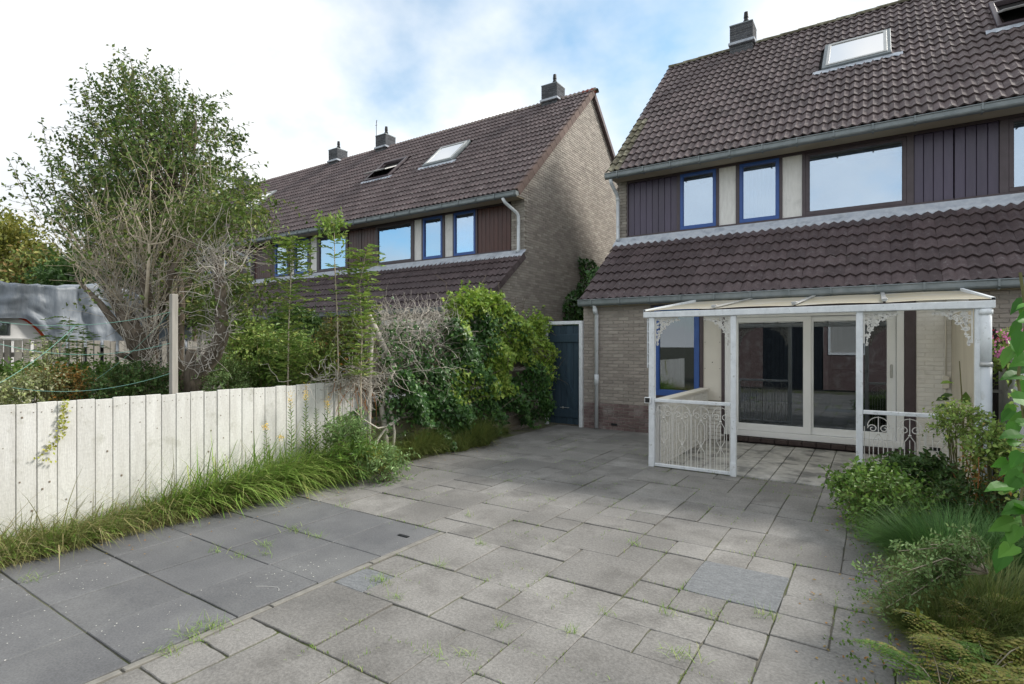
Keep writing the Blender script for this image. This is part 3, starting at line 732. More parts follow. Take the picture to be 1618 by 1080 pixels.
    s.box(-2.345, -2.33, 9.725, 9.731, 1.30, 1.315); s.build("screw_heads", mat_black, p, kind='stuff')
    m = MB(); m.box(-2.185, -2.135, 9.70, 9.80, 0.10, 2.12, 0.003); m.box(0.335, 0.465, 9.70, 9.80, 0.0, 2.30, 0.003); m.box(-2.135, 0.335, 9.71, 9.80, 0.0, 0.10)
    m.box(-2.49, 0.335, 9.70, 9.80, 2.13, 2.30)
    m.build("door_surround", mat_maroon, h)
    # sliding door
    D = MB(); Yd = 9.70
    D.box(-2.13, 0.33, Yd, Yd+0.10, 2.055, 2.125, 0.005); D.box(-2.13, 0.33, Yd-0.01, Yd+0.10, 0.105, 0.20, 0.005)
    D.box(-2.13, -2.03, Yd, Yd+0.10, 0.20, 2.055, 0.005); D.box(0.24, 0.33, Yd, Yd+0.10, 0.20, 2.055, 0.005)
    door = D.build("sliding_door", mat_pvc, h)
    def leaf(a, b_, Y, nm):
        q = MB(); q.box(a, b_, Y, Y+0.045, 1.975, 2.05, 0.004); q.box(a, b_, Y, Y+0.045, 0.205, 0.315, 0.004)
        q.box(a, a+0.11, Y, Y+0.045, 0.315, 1.975, 0.004); q.box(b_-0.11, b_, Y, Y+0.045, 0.315, 1.975, 0.004)
        q.build(nm, mat_pvc, door)
        p = MB(); p.box(a+0.105, b_-0.105, Y+0.02, Y+0.03, 0.31, 1.98); p.build("pane", mat_glass_low, door)
    leaf(-2.025, -0.85, Yd+0.004, "door_leaf"); leaf(-0.93, 0.235, Yd+0.052, "door_leaf")
    hd = MB(); hd.box(0.165, 0.195, Yd+0.035, Yd+0.052, 1.12, 1.32, 0.005); hd.build("handle", mat_alu, door)
    sb = MB()
    for k in range(13): sb.box(-2.13+k*0.195, -2.13+(k+1)*0.195-0.01, 9.60, 9.70, 0.03, 0.095, 0.004)
    sb.build("brick_sill", mat_sill, h, kind='stuff')
    # interior of the ground floor room
    m = MB(); m.box(-4.6, 0.98, 10.0, 19.2, -0.05, 0.10); m.build("room_floor", mat_floor_in, h)
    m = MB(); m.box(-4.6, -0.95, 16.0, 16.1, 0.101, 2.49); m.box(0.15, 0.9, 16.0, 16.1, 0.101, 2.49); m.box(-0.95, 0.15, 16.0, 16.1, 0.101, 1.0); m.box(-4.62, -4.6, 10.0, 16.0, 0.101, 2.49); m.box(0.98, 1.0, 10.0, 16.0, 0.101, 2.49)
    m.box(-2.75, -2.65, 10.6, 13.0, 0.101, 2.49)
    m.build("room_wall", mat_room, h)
    d = MB(); d.box(-2.5, -1.8, 15.93, 15.99, 0.101, 2.15, 0.004); dd = d.build("inner_door", mat_pvc, h)
    for k in range(4):
        q = MB(); q.box(-2.42, -2.3, 15.918, 15.928, 0.7+k*0.36, 0.92+k*0.36); q.build("door_light", mat_curtain, dd)
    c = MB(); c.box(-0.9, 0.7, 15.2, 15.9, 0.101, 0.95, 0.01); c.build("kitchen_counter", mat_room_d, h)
    return h

def ridge_caps(parent, x0, x1, zr, single=True, matv=None):
    x = x0; n = 0; L_ = 0.40
    shape = MB()
    for k in range(1):
        V = []; F = []; m = 8
        for (xx, rr) in ((0, 0.115), (L_+0.03, 0.10)):
            for q in range(m+1):
                an = math.pi*(-0.08+1.16*q/m); V.append((xx, rr*math.cos(an), rr*0.75*math.sin(an)))
        for q in range(m): F.append((q, q+1, m+1+q+1, m+1+q))
        for (xx, rr) in ((0, 0.095),):
            for q in range(m+1):
                an = math.pi*(-0.08+1.16*q/m); V.append((xx, rr*math.cos(an), rr*0.75*math.sin(an)))
        for q in range(m): F.append((q, q+1, 2*(m+1)+q+1, 2*(m+1)+q))
        shape.add(V, F)
    me = mesh_of(shape, "ridge_tile", matv or mat_moss)
    while x < x1-0.1:
        inst("ridge_tile", me, parent, (x, 15.18, zr-0.015), (0, rnd.gauss(0, 0.006), rnd.gauss(0, 0.008))); x += L_

def house_B2():
    x0, x1 = 1.05, 6.85
    h = empty("terrace_house", "brown-tiled house cut by the photo's right edge, mostly outside the frame", "house", (3.9, 9.72, 0), "terraced houses with brown tiled roofs")
    wl = shell(h, x0, x1, False, True).build("wall", mat_mortar_l, h)
    m = MB(); m.box(x0+0.002, x1, 9.723, 9.95, -0.05, 2.42); m.build("front_wall", mat_mortar_l, h)
    bricks(wl, lambda u, n, z: (u, 9.721+n, z), x0+0.01, 2.6, 0.9, 2.40, lambda u, z: mat_brick_g, lambda u, z: u < 1.9 and z > 1.3)
    els = [('siding', 1.052, 1.60), ('big', 1.71, 3.2, 'blind'), ('panel', 3.25, 3.57), ('blue', 3.63, 4.32), ('panel', 4.4, 4.7), ('blue', 4.76, 5.46), ('siding', 5.55, 6.6)]
    facade(h, els, mat_board, 1.05, 6.85)
    rf = roof_part(h, UP, x0, x1, 5.83, "roof"); lr = roof_part(h, LO, x0, x1, 2.3, "lower_roof")
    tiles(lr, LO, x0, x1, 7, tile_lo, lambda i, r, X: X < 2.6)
    skh = [(1.78, 2.95, (12.97-10.93)*1.377-0.10, (13.90-10.93)*1.377+0.02)]
    tiles(rf, UP, x0, x1, 19, tile_up, lambda i, r, X: X < 3.6, holes=skh)
    skylight(h, 1.79, 2.94, 12.97, 13.93, open_=0.35)
    ridge_caps(rf, x0, x1, 9.30)
    back = MB(); back.add([(x0, 15.18, 9.27), (x1, 15.18, 9.27), (x1, 19.6, 5.1), (x0, 19.6, 5.1)], [(0, 1, 2, 3)]); back.build("rear_roof", mat_tile, h)
    chimney(h, 4.9)
    fa = MB(); fa.box(x0, x1, 10.95, FY-0.06, 5.155, 5.185); fa.box(x0, x1, 10.935, 10.955, 5.13, 5.27); fa.build("fascia", mat_fascia, h)
    fa = MB(); fa.box(x0, x1, 9.60, 9.70, 2.33, 2.42, 0.004); fa.build("fascia", mat_fascia, h)
    gutter("gutter", x0, x1, 10.93, 5.23, h); gutter("gutter", x0, x1, 9.585, 2.455, h)
    flashing("lead_flashing", x0, x1, h)
    return h

def house_A(idx, x0, x1, els, label, ch, sky, first=False, dp=None):
    h = empty("terrace_house", label, "house", ((x0+x1)/2, 9.72, 0), "terraced houses with brown tiled roofs")
    wl = shell(h, x0, x1, idx == 3, idx == 0, ridge=9.24).build("wall", mat_mortar, h)
    m = MB(); m.box(x0+0.002, x1-0.12, 9.722, 9.95, -0.05, 2.42); m.build("front_wall", mat_mortar_l, h)
    if idx == 0:
        prof = lambda u: (2.56+(u-9.72)*0.775) if u < 11.42 else min(5.68+(u-11.42)*0.946, 9.22-(u-15.18)*0.95)
        cnt = [0]
        def sg(u, z):
            ok = 10.6 < u < 12.6 and z > 2.9 and cnt[0] < 300
            cnt[0] += ok; return ok
        bricks(wl, lambda u, n, z: (x1-n, u, z), 9.72, 19.3, 0.0, 9.1, lambda u, z: mat_brick, sg, inside=lambda u, z: z < prof(u)-0.02 or (10.97 < u < 11.5 and 5.19 < z < 5.24+(u-10.97)*.946-.03))
        bricks(wl, lambda u, n, z: (u, FY+0.0+n, z), -7.56, x1, 3.80, 5.16, lambda u, z: mat_brick, lambda u, z: False)
        m = MB(); m.box(-7.56, x1-0.002, FY+0.002, FY+0.1, 3.7, 5.2); m.build("corner_wall", mat_mortar, h)
    bricks(wl, lambda u, n, z: (u, 9.721+n, z), x0, x1, 0.9, 2.38, lambda u, z: mat_brick_g, lambda u, z: False, holes=[(x0+1.3, x0+3.9, 0.2, 2.25)] if idx else [(-11.2, -8.8, 0.2, 2.25)])
    wx = (-11.2, -8.8) if idx == 0 else (x0+1.3, x0+3.9)
    window(h, wx[0], wx[1], 0.25, 2.22, 9.72, mat_pvc, 0.12, glassm=mat_glass_low)
    facade(h, els, mat_board_r, x0+0.001, x1-(0.41 if idx == 0 else 0.001))
    rf = roof_part(h, UP, x0, x1, 5.75, "roof"); lr = roof_part(h, LO, x0, x1, 2.3, "lower_roof")
    lead = []
    ca = 1.377
    skh = [(s[0]-0.02, s[1]+0.02, (s[2]-10.93)*ca-0.10, (s[3]-10.93)*ca+0.02) for s in sky]
    ov = 0.06 if idx == 0 else 0
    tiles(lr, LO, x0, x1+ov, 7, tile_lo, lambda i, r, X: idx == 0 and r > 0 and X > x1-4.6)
    tiles(rf, UP, x0, x1+ov, 19, tile_up, lambda i, r, X: idx == 0 and r < 14 and X > x1-4.0, holes=skh)
    for s in sky: skylight(h, s[0], s[1], s[2], s[3], open_=s[4])
    ridge_caps(rf, x0, x1+ov, 9.24)
    back = MB(); back.add([(x0, 15.18, 9.21), (x1+ov, 15.18, 9.21), (x1+ov, 19.6, 5.0), (x0, 19.6, 5.0)], [(0, 1, 2, 3)]); back.build("rear_roof", mat_tile, h)
    for c in ch: chimney(h, c, ridge=9.22)
    fa = MB(); fa.box(x0, x1, 10.95, FY-0.06, 5.155, 5.185); fa.box(x0, x1, 10.935, 10.955, 5.13, 5.27); fa.build("fascia", mat_fascia, h)
    fa = MB(); fa.box(x0, x1, 9.60, 9.70, 2.33, 2.42, 0.004); fa.build("fascia", mat_fascia, h)
    gutter("gutter", x0, x1+(0.12 if idx == 0 else 0), 10.93, 5.23, h); gutter("gutter", x0, x1+ov, 9.585, 2.455, h)
    flashing("lead_flashing", x0, x1+(0.07 if idx == 0 else 0), h)
    if idx == 0:
        a, f = plane(UP)
        for r in range(19):      # chunky verge tiles
            m = MB(lambda X, t, n: f(X, t, n)); t = r*TL
            m.add([(x1-0.05, t, .05), (x1+0.11, t, .05), (x1+0.11, t, -.13), (x1-0.05, t+TL+.03, .028), (x1+0.105, t+TL+.03, .028), (x1+0.105, t+TL+.03, -.13), (x1-.05, t, .02), (x1+.09, t, .02), (x1+.09, t, -.13)],
                  [(0, 1, 4, 3), (1, 2, 5, 4), (0, 1, 7, 6), (1, 2, 8, 7)])
            m.build("verge_tile", mat_verge, rf)
        a2, f2 = plane(LO)
        for r in range(7):
            m = MB(f2); t = r*TL
            m.add([(x1-0.02, t, .055), (x1+0.085, t, .055), (x1+0.085, t, -.10), (x1-0.02, t+TL+.03, .03), (x1+0.08, t+TL+.03, .03), (x1+0.08, t+TL+.03, -.10), (x1-.02, t, .02), (x1+.07, t, .02), (x1+.07, t, -.10)],
                  [(0, 1, 4, 3), (1, 2, 5, 4), (0, 1, 7, 6), (1, 2, 8, 7)])
            m.build("verge_tile", mat_tile_low, lr)
        bb = MB(); bb.add([(x1+.02, 15.2, 9.2), (x1+.12, 15.2, 9.2), (x1+.12, 19.6, 4.98), (x1+.02, 19.6, 4.98), (x1+.02, 15.2, 9.02), (x1+.12, 15.2, 9.02), (x1+.12, 19.6, 4.80), (x1+.02, 19.6, 4.80)], [(0, 1, 2, 3), (1, 2, 6, 5), (4, 5, 6, 7), (0, 1, 5, 4), (0, 3, 7, 4)])
        bb.build("bargeboard", mat_tile_low, h)
        rr = MB(); rr.box(x1-0.28, x1+0.12, 15.07, 15.29, 9.18, 9.30, 0.03); rr.build("end_ridge_tile", M("red_ridge", (0.34, 0.09, 0.06), (0.25, 0.07, 0.05), 9), h)
    if dp: pipe("downpipe", dp, 0.04, h)
    return h

house_B1(); house_B2()
house_A(0, -13.0, -7.17, [('siding', -8.60, -7.58), ('blue', -9.38, -8.66), ('panel', -9.71, -9.42), ('blue', -10.48, -9.78), ('panel', -10.83, -10.54), ('big', -12.33, -10.90), ('siding', -12.99, -12.37)],
        "end house across the passage, with big lit brick gable", [-8.50], [(-11.93, -10.72, 12.93, 13.85, 0.0)], dp=[(-7.46, 10.86, 5.12), (-7.42, 10.9, 5.02), (-7.30, 11.24, 4.82), (-7.28, 11.28, 4.74), (-7.28, 11.28, 3.93), (-7.29, 11.2, 3.87)])
house_A(1, -19.0, -13.001, [('siding', -13.60, -13.01), ('big', -15.02, -13.66, 'curtain'), ('panel', -15.44, -15.1), ('blue', -16.25, -15.52), ('panel', -16.55, -16.3), ('blue', -17.36, -16.62), ('siding', -18.6, -17.4)],
        "middle house with two chimneys and an open roof window, behind the saplings", [-15.97, -18.78], [(-14.55, -13.40, 12.90, 13.83, 0.32)], dp=[(-19.3, 10.86, 5.12), (-19.2, 10.95, 5.0), (-18.8, 11.24, 4.75), (-18.75, 11.28, 4.6), (-18.75, 11.28, 3.9)])
house_A(2, -25.0, -19.001, [('siding', -20.3, -19.3), ('blue', -21.1, -20.4), ('panel', -21.45, -21.15), ('blue', -22.2, -21.5), ('panel', -22.6, -22.3), ('big', -24.0, -22.7), ('siding', -24.99, -24.1)],
        "house half hidden by the leafy tree, with small roof window", [], [(-22.05, -20.95, 12.93, 13.85, 0.0)])
house_A(3, -31.0, -25.001, [('siding', -25.7, -25.01), ('big', -27.1, -25.8), ('panel', -27.5, -27.2), ('blue', -28.2, -27.55), ('panel', -28.6, -28.3), ('blue', -29.3, -28.65), ('siding', -30.9, -29.4)],
        "farthest house of the row, almost fully behind the leafy tree", [-25.8], [])
b = MB(); b.tube([(-16.5, 15.2, 9.25), (-16.5, 15.2, 10.4)], 0.012, 5); b.tube([(-16.56, 15.2, 10.3), (-16.44, 15.2, 10.3)], 0.008, 4); b.tube([(-16.5, 15.2, 10.38), (-16.47, 15.2, 10.5)], 0.014, 5)
tag(b.build("roof_antenna", mat_black), "thin dark antenna mast beside the double-flued chimney on the ridge", "antenna")

# ------------------------------------------------------------------ gate
g = empty("garden_gate", "dark blue plank gate with diagonal brace in a white frame", "gate", (-5.15, 9.72, 0))
fm = MB(); fm.box(-5.60, -4.765, 9.66, 9.74, 2.01, 2.075, 0.004); fm.box(-4.835, -4.765, 9.66, 9.74, 0.0, 2.01, 0.004); fm.box(-5.60, -5.54, 9.66, 9.74, 0.0, 2.01, 0.004)
fm.build("frame", mat_wood_w, g)
for k in range(5):
    m = MB(); wd = 0.70/5; m.box(-5.54+k*wd+0.002, -5.54+(k+1)*wd-0.002, 9.70, 9.725, 0.04, 1.99, 0.006); m.build("plank", mat_gate, g, fix=False)
m = MB(); m.box(-5.53, -4.85, 9.672, 9.70, 1.66, 1.82, 0.006); m.build("ledge", mat_gate, g)
m = MB(); m.box(-5.53, -4.85, 9.672, 9.70, 0.17, 0.33, 0.006); m.build("ledge", mat_gate, g)
m = MB(); m.add([(-5.52, 9.674, 1.655), (-5.42, 9.674, 1.655), (-4.85, 9.674, 0.335), (-4.95, 9.674, 0.335), (-5.52, 9.699, 1.655), (-5.42, 9.699, 1.655), (-4.85, 9.699, 0.335), (-4.95, 9.699, 0.335)],
                [(0, 1, 2, 3), (0, 1, 5, 4), (1, 2, 6, 5), (2, 3, 7, 6), (3, 0, 4, 7)]); m.build("brace", mat_gate, g)
m = MB(); m.box(-5.25, -5.05, 9.664, 9.672, 0.36, 0.372); m.box(-5.2, -5.17, 9.655, 9.672, 0.35, 0.385); m.build("bolt", mat_alu, g)

# ------------------------------------------------------------------ porch
P = empty("porch", "white wooden porch with yellowed roof panels and iron railings", "porch", (-0.8, 7.1, 0))
PY = 7.10
fb = MB(); fb.box(-2.50, 0.92, PY-0.04, 9.70, -0.04, -0.006); fb.build("floor_bed", mat_joint, P)
nx, ny = 12, 9
tw_, th_ = (0.90+2.46)/nx, (9.60-PY)/ny
tms = [mesh_of(MB().box(-tw_/2+0.005, tw_/2-0.005, -th_/2+0.005, th_/2-0.005, -0.02, 0, 0.004), "floor_tile", mat_ptile)]
for i in range(nx):
    for j in range(ny):
        inst("floor_tile", tms[0], P, (-2.46+(i+0.5)*tw_, PY+(j+0.5)*th_, 0.010+rnd.uniform(-.0015, .0015)), (rnd.gauss(0, .003), rnd.gauss(0, .003), 0))
def post(x, w_=0.07):
    m = MB(); m.box(x-w_/2, x+w_/2, PY-w_/2, PY+w_/2, 0.0, 1.962, 0.006); o = m.build("post", mat_wood_w, P); return o
p1 = post(-2.475, 0.075); post(-1.455, 0.065); post(-0.155, 0.065); post(0.84, 0.06)
m = MB()
for z in (1.35, 1.48, 1.63, 1.77, 1.90): m.box(-2.53, -2.515, PY-0.03, PY+0.02, z, z+0.015)
m.box(-2.535, -2.528, PY-0.03, PY+0.02, 1.30, 1.95); m.build("post_rail", mat_wood_w, P)
m = MB(); m.box(-2.512, -2.44, PY-0.043, PY-0.033, 0.0, 0.14, 0.004); m.box(-1.49, -1.42, PY-0.043, PY-0.033, 0.0, 0.17, 0.004); m.build("post_shoe", mat_wood_w, P)
m = MB(); m.box(-2.58, 0.965, PY-0.055, PY+0.045, 1.963, 2.038, 0.006); m.build("front_beam", mat_wood_w, P)
m = MB(); m.box(-2.58, 0.965, 9.50, 9.60, 2.275, 2.335, 0.004); m.build("wall_plate", mat_wood_w, P)
def rp(X, s, n): return (X, PY-0.05+s*2.55, 2.046+s*0.288+n)
m = MB(); m.add([rp(-2.58, 0, 0), rp(-2.58, 1, 0), rp(-2.58, 1, 0.045), rp(-2.58, 0, 0.02), rp(-2.55, 0, 0), rp(-2.55, 1, 0), rp(-2.55, 1, 0.045), rp(-2.55, 0, 0.02)], [(0, 1, 2, 3), (4, 5, 6, 7), (0, 1, 5, 4), (3, 2, 6, 7)]); m.build("side_rafter", mat_wood_w, P)
m = MB(); m.add([rp(.965, 0, 0), rp(.965, 1, 0), rp(.965, 1, 0.045), rp(.965, 0, 0.02), rp(.935, 0, 0), rp(.935, 1, 0), rp(.935, 1, 0.045), rp(.935, 0, 0.02)], [(0, 1, 2, 3), (4, 5, 6, 7), (0, 1, 5, 4), (3, 2, 6, 7)]); m.build("side_rafter", mat_wood_w, P)
bars = [-2.56, -1.68, -0.79, 0.07, 0.945]
for k in range(4):
    m = MB(rp); a, b_ = bars[k]+0.012, bars[k+1]-0.012
    V = []; n = 14
    for i in range(n+1):
        X = a+(b_-a)*i/n
        for s in (0, .5, 1): V.append((X, s, 0.006+0.010*math.sin(math.pi*i/n)))
    m.add(V, [(3*i+q, 3*i+3+q, 3*i+4+q, 3*i+1+q) for i in range(n) for q in range(2)])
    m.build("roof_panel", mat_poly, P, smooth=True)
for k in range(1, 4):
    m = MB(rp); m.box(bars[k]-0.024, bars[k]+0.024, -0.005, 1, 0.018, 0.034, 0.003); m.box(bars[k]-0.03, bars[k]+0.03, 0.0, 0.03, 0.034, 0.052, 0.003)
    m.build("glazing_bar", mat_alu, P)
def spiral(m, cx, cz, r, turns, dirn, Y, start, rad=0.0045, n=22, shrink=0.75):
    pts = []
    for i in range(n+1):
        t = i/n; an = start+dirn*turns*2*math.pi*t; rr = r*(1-shrink*t)
        pts.append((cx+rr*math.cos(an), Y, cz+rr*math.sin(an)))
    m.tube(pts, rad, 5)
def motif(m, xc, Y, z0, z1, flip=False, rad=0.0048):
    top = z1-0.02
    an = [math.pi*i/16 for i in range(17)]
    R_ = 0.098
    m.tube([(xc+R_*math.cos(a), Y, top-R_-0.01+R_*math.sin(a)) for a in an], rad, 5)
    zc = top-R_-0.035
    for sgn in (-1, 1): spiral(m, xc+sgn*0.053, zc, 0.045, 1.25, sgn, Y, math.pi if sgn < 0 else 0, rad)
    m.tube([(xc, Y, top), (xc, Y, zc-0.04)], rad, 5)
    zA = zc-0.05
    h = zA-z0
    for sgn in (-1, 1):
        pts = [(xc, Y, zA), (xc+sgn*0.045, Y, zA-0.07), (xc+sgn*0.045, Y, zA-0.25), (xc, Y, zA-0.33), (xc+sgn*0.045, Y, zA-0.40), (xc+sgn*0.045, Y, z0)]
        m.tube(pts, rad, 5)
    m.tube([(xc, Y, zA-.05), (xc, Y, z0)], rad*.9, 5)
    for q in (0, .33): m.tube([(xc-0.013, Y-0.003, zA-q), (xc+0.013, Y-0.003, zA-q)], [0.010, 0.010], 6)
def railing(xa, xb, nm, n, label=None):
    r = MB(); r.box(xa, xb, PY-0.03, PY+0.03, 0.855, 0.895, 0.004); rail = r.build("railing", mat_wood_w, P)
    r = MB(); r.box(xa, xb, PY-0.03, PY+0.02, 0.012, 0.05, 0.004); r.build("bottom_rail", mat_wood_w, rail)
    w_ = (xb-xa)/n
    for k in range(n):
        m = MB(); motif(m, xa+(k+0.5)*w_, PY, 0.05, 0.855); m.build("scroll_motif", mat_iron_w, rail)
    for k in range(n+1):
        for dx_ in ((-0.012, 0.0) if 0 < k < n else (0.0,)):
            x = xa+k*w_+(0.01 if k == 0 else (-0.01 if k == n else 0))+dx_
            m = MB(); m.tube([(x, PY, 0.05), (x, PY, 0.72)], 0.0048, 5); m.build("bar", mat_iron_w, rail)
        if k < n:
            for q in (0.2, 0.8):
                m = MB(); x = xa+(k+q)*w_; m.tube([(x, PY, 0.05), (x, PY, 0.66)], 0.0045, 5); m.build("bar", mat_iron_w, rail)
railing(-2.435, -1.49, "railing", 4); railing(-0.12, 0.70, "railing", 3)
# painted low side wall
m = MB(); m.box(-2.485, -2.385, PY+0.05, 9.60, 0.0, 0.83); sw = m.build("low_side_wall", mat_white_mort, P)
bricks(sw, lambda u, n, z: (-2.385-n, u, z), PY+0.05, 9.60, 0.0, 0.80, lambda u, z: mat_white_brick, lambda u, z: False, d=0.006)
m = MB(); m.box(-2.52, -2.36, PY+0.03, 9.66, 0.832, 0.872, 0.006); m.build("wall_cap", mat_wpanel, P)
# right side wall
m = MB(); m.box(0.865, 0.92, PY+0.04, 9.718, 0.0, 2.02, 0.004); m.build("side_wall", mat_cream, P)
# fretwork brackets
def fret(xc, sgn, parent):
    m = MB(); Y = PY; S = 0.30
    m.box(min(xc, xc+sgn*S), max(xc, xc+sgn*S), Y-0.006, Y+0.006, 1.943, 1.961); m.box(min(xc, xc+sgn*0.014), max(xc, xc+sgn*0.014), Y-0.006, Y+0.006, 1.62, 1.943)
    lr = random.Random(int(abs(xc)*100))
    def T(u, v): return (xc+sgn*u, Y, 1.961-v)
    n = 26
    def bz(t): return ((1-t)**2*.30+2*t*(1-t)*.075+t*t*.03, (1-t)**2*.03+2*t*(1-t)*.075+t*t*.33)
    n = 30
    for i in range(n+1):
        t = i/n; q = bz(t); k_ = 1+.10*math.sin(t*40); c = T(q[0]*k_, q[1]*k_); m.tube([(c[0], Y-0.005, c[2]), (c[0], Y+0.005, c[2])], 0.010+.004*math.sin(t*27), 7)
    m.tube([T(*bz(i/n)) for i in range(n+1)], 0.005, 5)
    k = 0
    while k < 46:
        u, v = lr.uniform(.015, .29), lr.uniform(.012, .32)
        tt = min(range(31), key=lambda i: abs(math.atan2(bz(i/30)[1], bz(i/30)[0])-math.atan2(v, u))); lim_ = math.hypot(*bz(tt/30))
        if math.hypot(u, v) > lim_*.97: continue
        c = T(u, v); spiral(m, c[0], c[2], lr.uniform(.012, .022), lr.uniform(.8, 1.3), lr.choice((-1, 1)), Y, lr.random()*6, 0.0055, 9); k += 1
    m.build("fretwork_bracket", mat_iron_w, parent)
fret(-2.435, 1, P); fret(-1.49, -1, P); fret(-0.12, 1, P); fret(0.80, -1, P)
# electric socket on the post
sk = empty("outdoor_socket", "small black socket in a white frame on the left porch post", "socket", (-2.52, 7.05, 0.87))
m = MB(); m.box(-2.555, -2.475, PY-0.075, PY-0.045, 0.835, 0.915, 0.004); m.build("housing", mat_pvc, sk)
m = MB(); m.box(-2.545, -2.485, PY-0.080, PY-0.0755, 0.845, 0.905, 0.003); m.build("cover", mat_black, sk)
# round downpipe by the right post
dpipe = empty("rain_pipe", "thick weathered white downpipe at the right end of the porch", "pipe", (0.90, 7.0, 0))
pipe("upper_pipe", [(0.895, PY-0.02, 1.958), (0.895, PY-0.02, 1.42)], 0.047, dpipe, mat_wood_w, n=14)
pipe("lower_pipe", [(0.90, PY-0.02, 1.415), (0.90, PY-0.02, 0.0)], 0.044, dpipe, mat_pipe, n=14)
pipe("clamp", [(0.897, PY-0.02, 1.39), (0.897, PY-0.02, 1.43)], 0.053, dpipe, mat_alu, n=14)
pipe("collar", [(0.895, PY-0.02, 1.90), (0.895, PY-0.02, 1.95)], 0.056, dpipe, mat_wood_w, n=14)
# conduit with junction box
c = empty("electric_conduit", "thin cream conduit with junction box on the painted brick wall", "conduit", (0.80, 9.70, 0))
pipe("conduit_tube", [(0.80, 9.69, 2.3), (0.80, 9.69, 1.18)], 0.010, c, mat_wpanel, n=8)
pipe("conduit_tube", [(0.80, 9.69, 1.0), (0.80, 9.69, 0.55)], 0.010, c, mat_wpanel, n=8)
m = MB(); m.box(0.762, 0.838, 9.655, 9.708, 1.0, 1.17, 0.006); m.build("junction_box", mat_wpanel, c)

# ------------------------------------------------------------------ fences
F1 = empty("white_fence", "low white plank fence along the left side of the patio", "fence", (-5.75, 2.5, 0))
ysb = [1.48+0.1345*k for k in range(-14, 27)]
nl = MB()
for k, y in enumerate(ysb):
    zt = 1.125+rnd.uniform(-0.007, 0.007)+(0.006 if k % 7 == 3 else 0)
    m = MB(); g_ = rnd.uniform(0.002, 0.005); m.box(-5.762+rnd.uniform(-.002, .002), -5.74+rnd.uniform(-.002, .002), y+g_, y+0.1345-g_, 0.02, zt, 0.003)
    m.build("plank", mat_fence_w, F1, fix=False)
    for z in (1.06, 0.12):
        for q in (0.03, 0.105):
            yy = y+q+rnd.uniform(-.008, .008); zz_ = z+rnd.uniform(-.012, .012); nl.box(-5.740, -5.7365, yy-.003, yy+.003, zz_-.003, zz_+.003)
    if rnd.random() < 0.8:
        for q in range(rnd.randint(1, 3)):
            yy = y+rnd.uniform(.02, .11); zz_ = rnd.uniform(.1, 1.05); s_ = rnd.uniform(.003, .007); nl.box(-5.740, -5.7372, yy-s_, yy+s_, zz_-s_*1.3, zz_+s_*1.3)
nl.build("nails_and_knots", M("rusty_knot", (0.20, 0.16, 0.12), None, rough=0.9), F1, fix=False, kind='stuff')
for z in (1.0, 0.58, 0.15):
    m = MB(); m.box(-5.81, -5.764, -0.4, 5.1, z, z+0.07, 0.004); m.build("rail", mat_fence_g, F1)
m = MB(); m.box(-5.775, -5.735, 5.105, 5.15, 0.0, 1.12, 0.004); m.build("end_post", mat_fence_w, F1)
m = MB(); pb = at(271, 620, 7.30); m.box(-5.885, -5.825, 2.69, 2.75, 0.0, 2.11, 0.005); tag(m.build("fence_post", mat_fence_g), "tall square pale grey post behind the white fence, holding green lines", "post")

F2 = empty("board_fence", "weathered horizontal board fence under the ivy", "fence", (-5.8, 7.3, 0))
for k, z in enumerate((0.03, 0.31, 0.60, 0.89, 1.18, 1.47)):
    for (ya, yb_) in ((5.2, 7.35), (7.36, 9.62)):
        m = MB(); m.box(-5.83+rnd.uniform(-.01, .01), -5.805+rnd.uniform(-.01, .01), ya, yb_, z, z+0.22, 0.004); m.build("board", mat_fence_h, F2, fix=False)
for y in (5.22, 7.3, 9.5):
    m = MB(); m.box(-5.90, -5.84, y-0.04, y+0.04, 0, 1.95, 0.005); m.build("post", mat_fence_h, F2)

F3 = empty("slat_fence", "grey vertical slat fence across the neighbouring garden, before the caravan", "fence", (-12, 5, 0))
y = 0.2; k = 0
while y < 9.0:
    wd = rnd.uniform(0.085, 0.105); m = MB(); m.box(-12.02+(k % 2)*0.05, -12.0+(k % 2)*0.05, y, y+wd, 0.0, 1.69+rnd.uniform(-0.015, 0.015), 0.003)
    m.build("slat", mat_fence_g, F3, fix=False); y += wd+0.022+0.018*rnd.random(); k += 1
for z in (0.4, 1.4):
    m = MB(); m.box(-12.07, -12.03, 0.2, 9.0, z, z+0.08); m.build("rail", mat_fence_g, F3)

F4 = empty("boundary_fence", "white board fence on the right under pink flowers", "fence", (1.15, 6, 0))
y = -2.0
while y < 7.9:
    m = MB(); m.box(1.12, 1.145, y+.003, y+0.14, 0.0, 1.50+rnd.uniform(-.006, .006), 0.003); m.build("board", mat_wood_w, F4, fix=False); y += 0.143
for k in range(2):
    m = MB(); z = 1.35-k*0.26; m.box(0.97, 1.12, 7.80, 7.83, z, z+0.03); m.build("iron_strap", mat_alu, F4)
F5 = empty("dark_palisade", "dark pointed wooden palisade behind the right fence", "fence", (1.3, 8.6, 0))
for k in range(12):
    y = 7.95+k*0.14; m = MB(); zt = 1.78+rnd.uniform(-.06, .1); m.add([(1.20, y, 0), (1.22, y, 0), (1.22, y+.10, 0), (1.20, y+.10, 0), (1.20, y, zt-.08), (1.22, y, zt-.08), (1.22, y+.10, zt-.08), (1.20, y+.10, zt-.08), (1.21, y+.05, zt)],
        [(0, 1, 5, 4), (1, 2, 6, 5), (2, 3, 7, 6), (3, 0, 4, 7), (4, 5, 8), (5, 6, 8), (6, 7, 8), (7, 4, 8)]); m.build("pale", mat_under, F5)

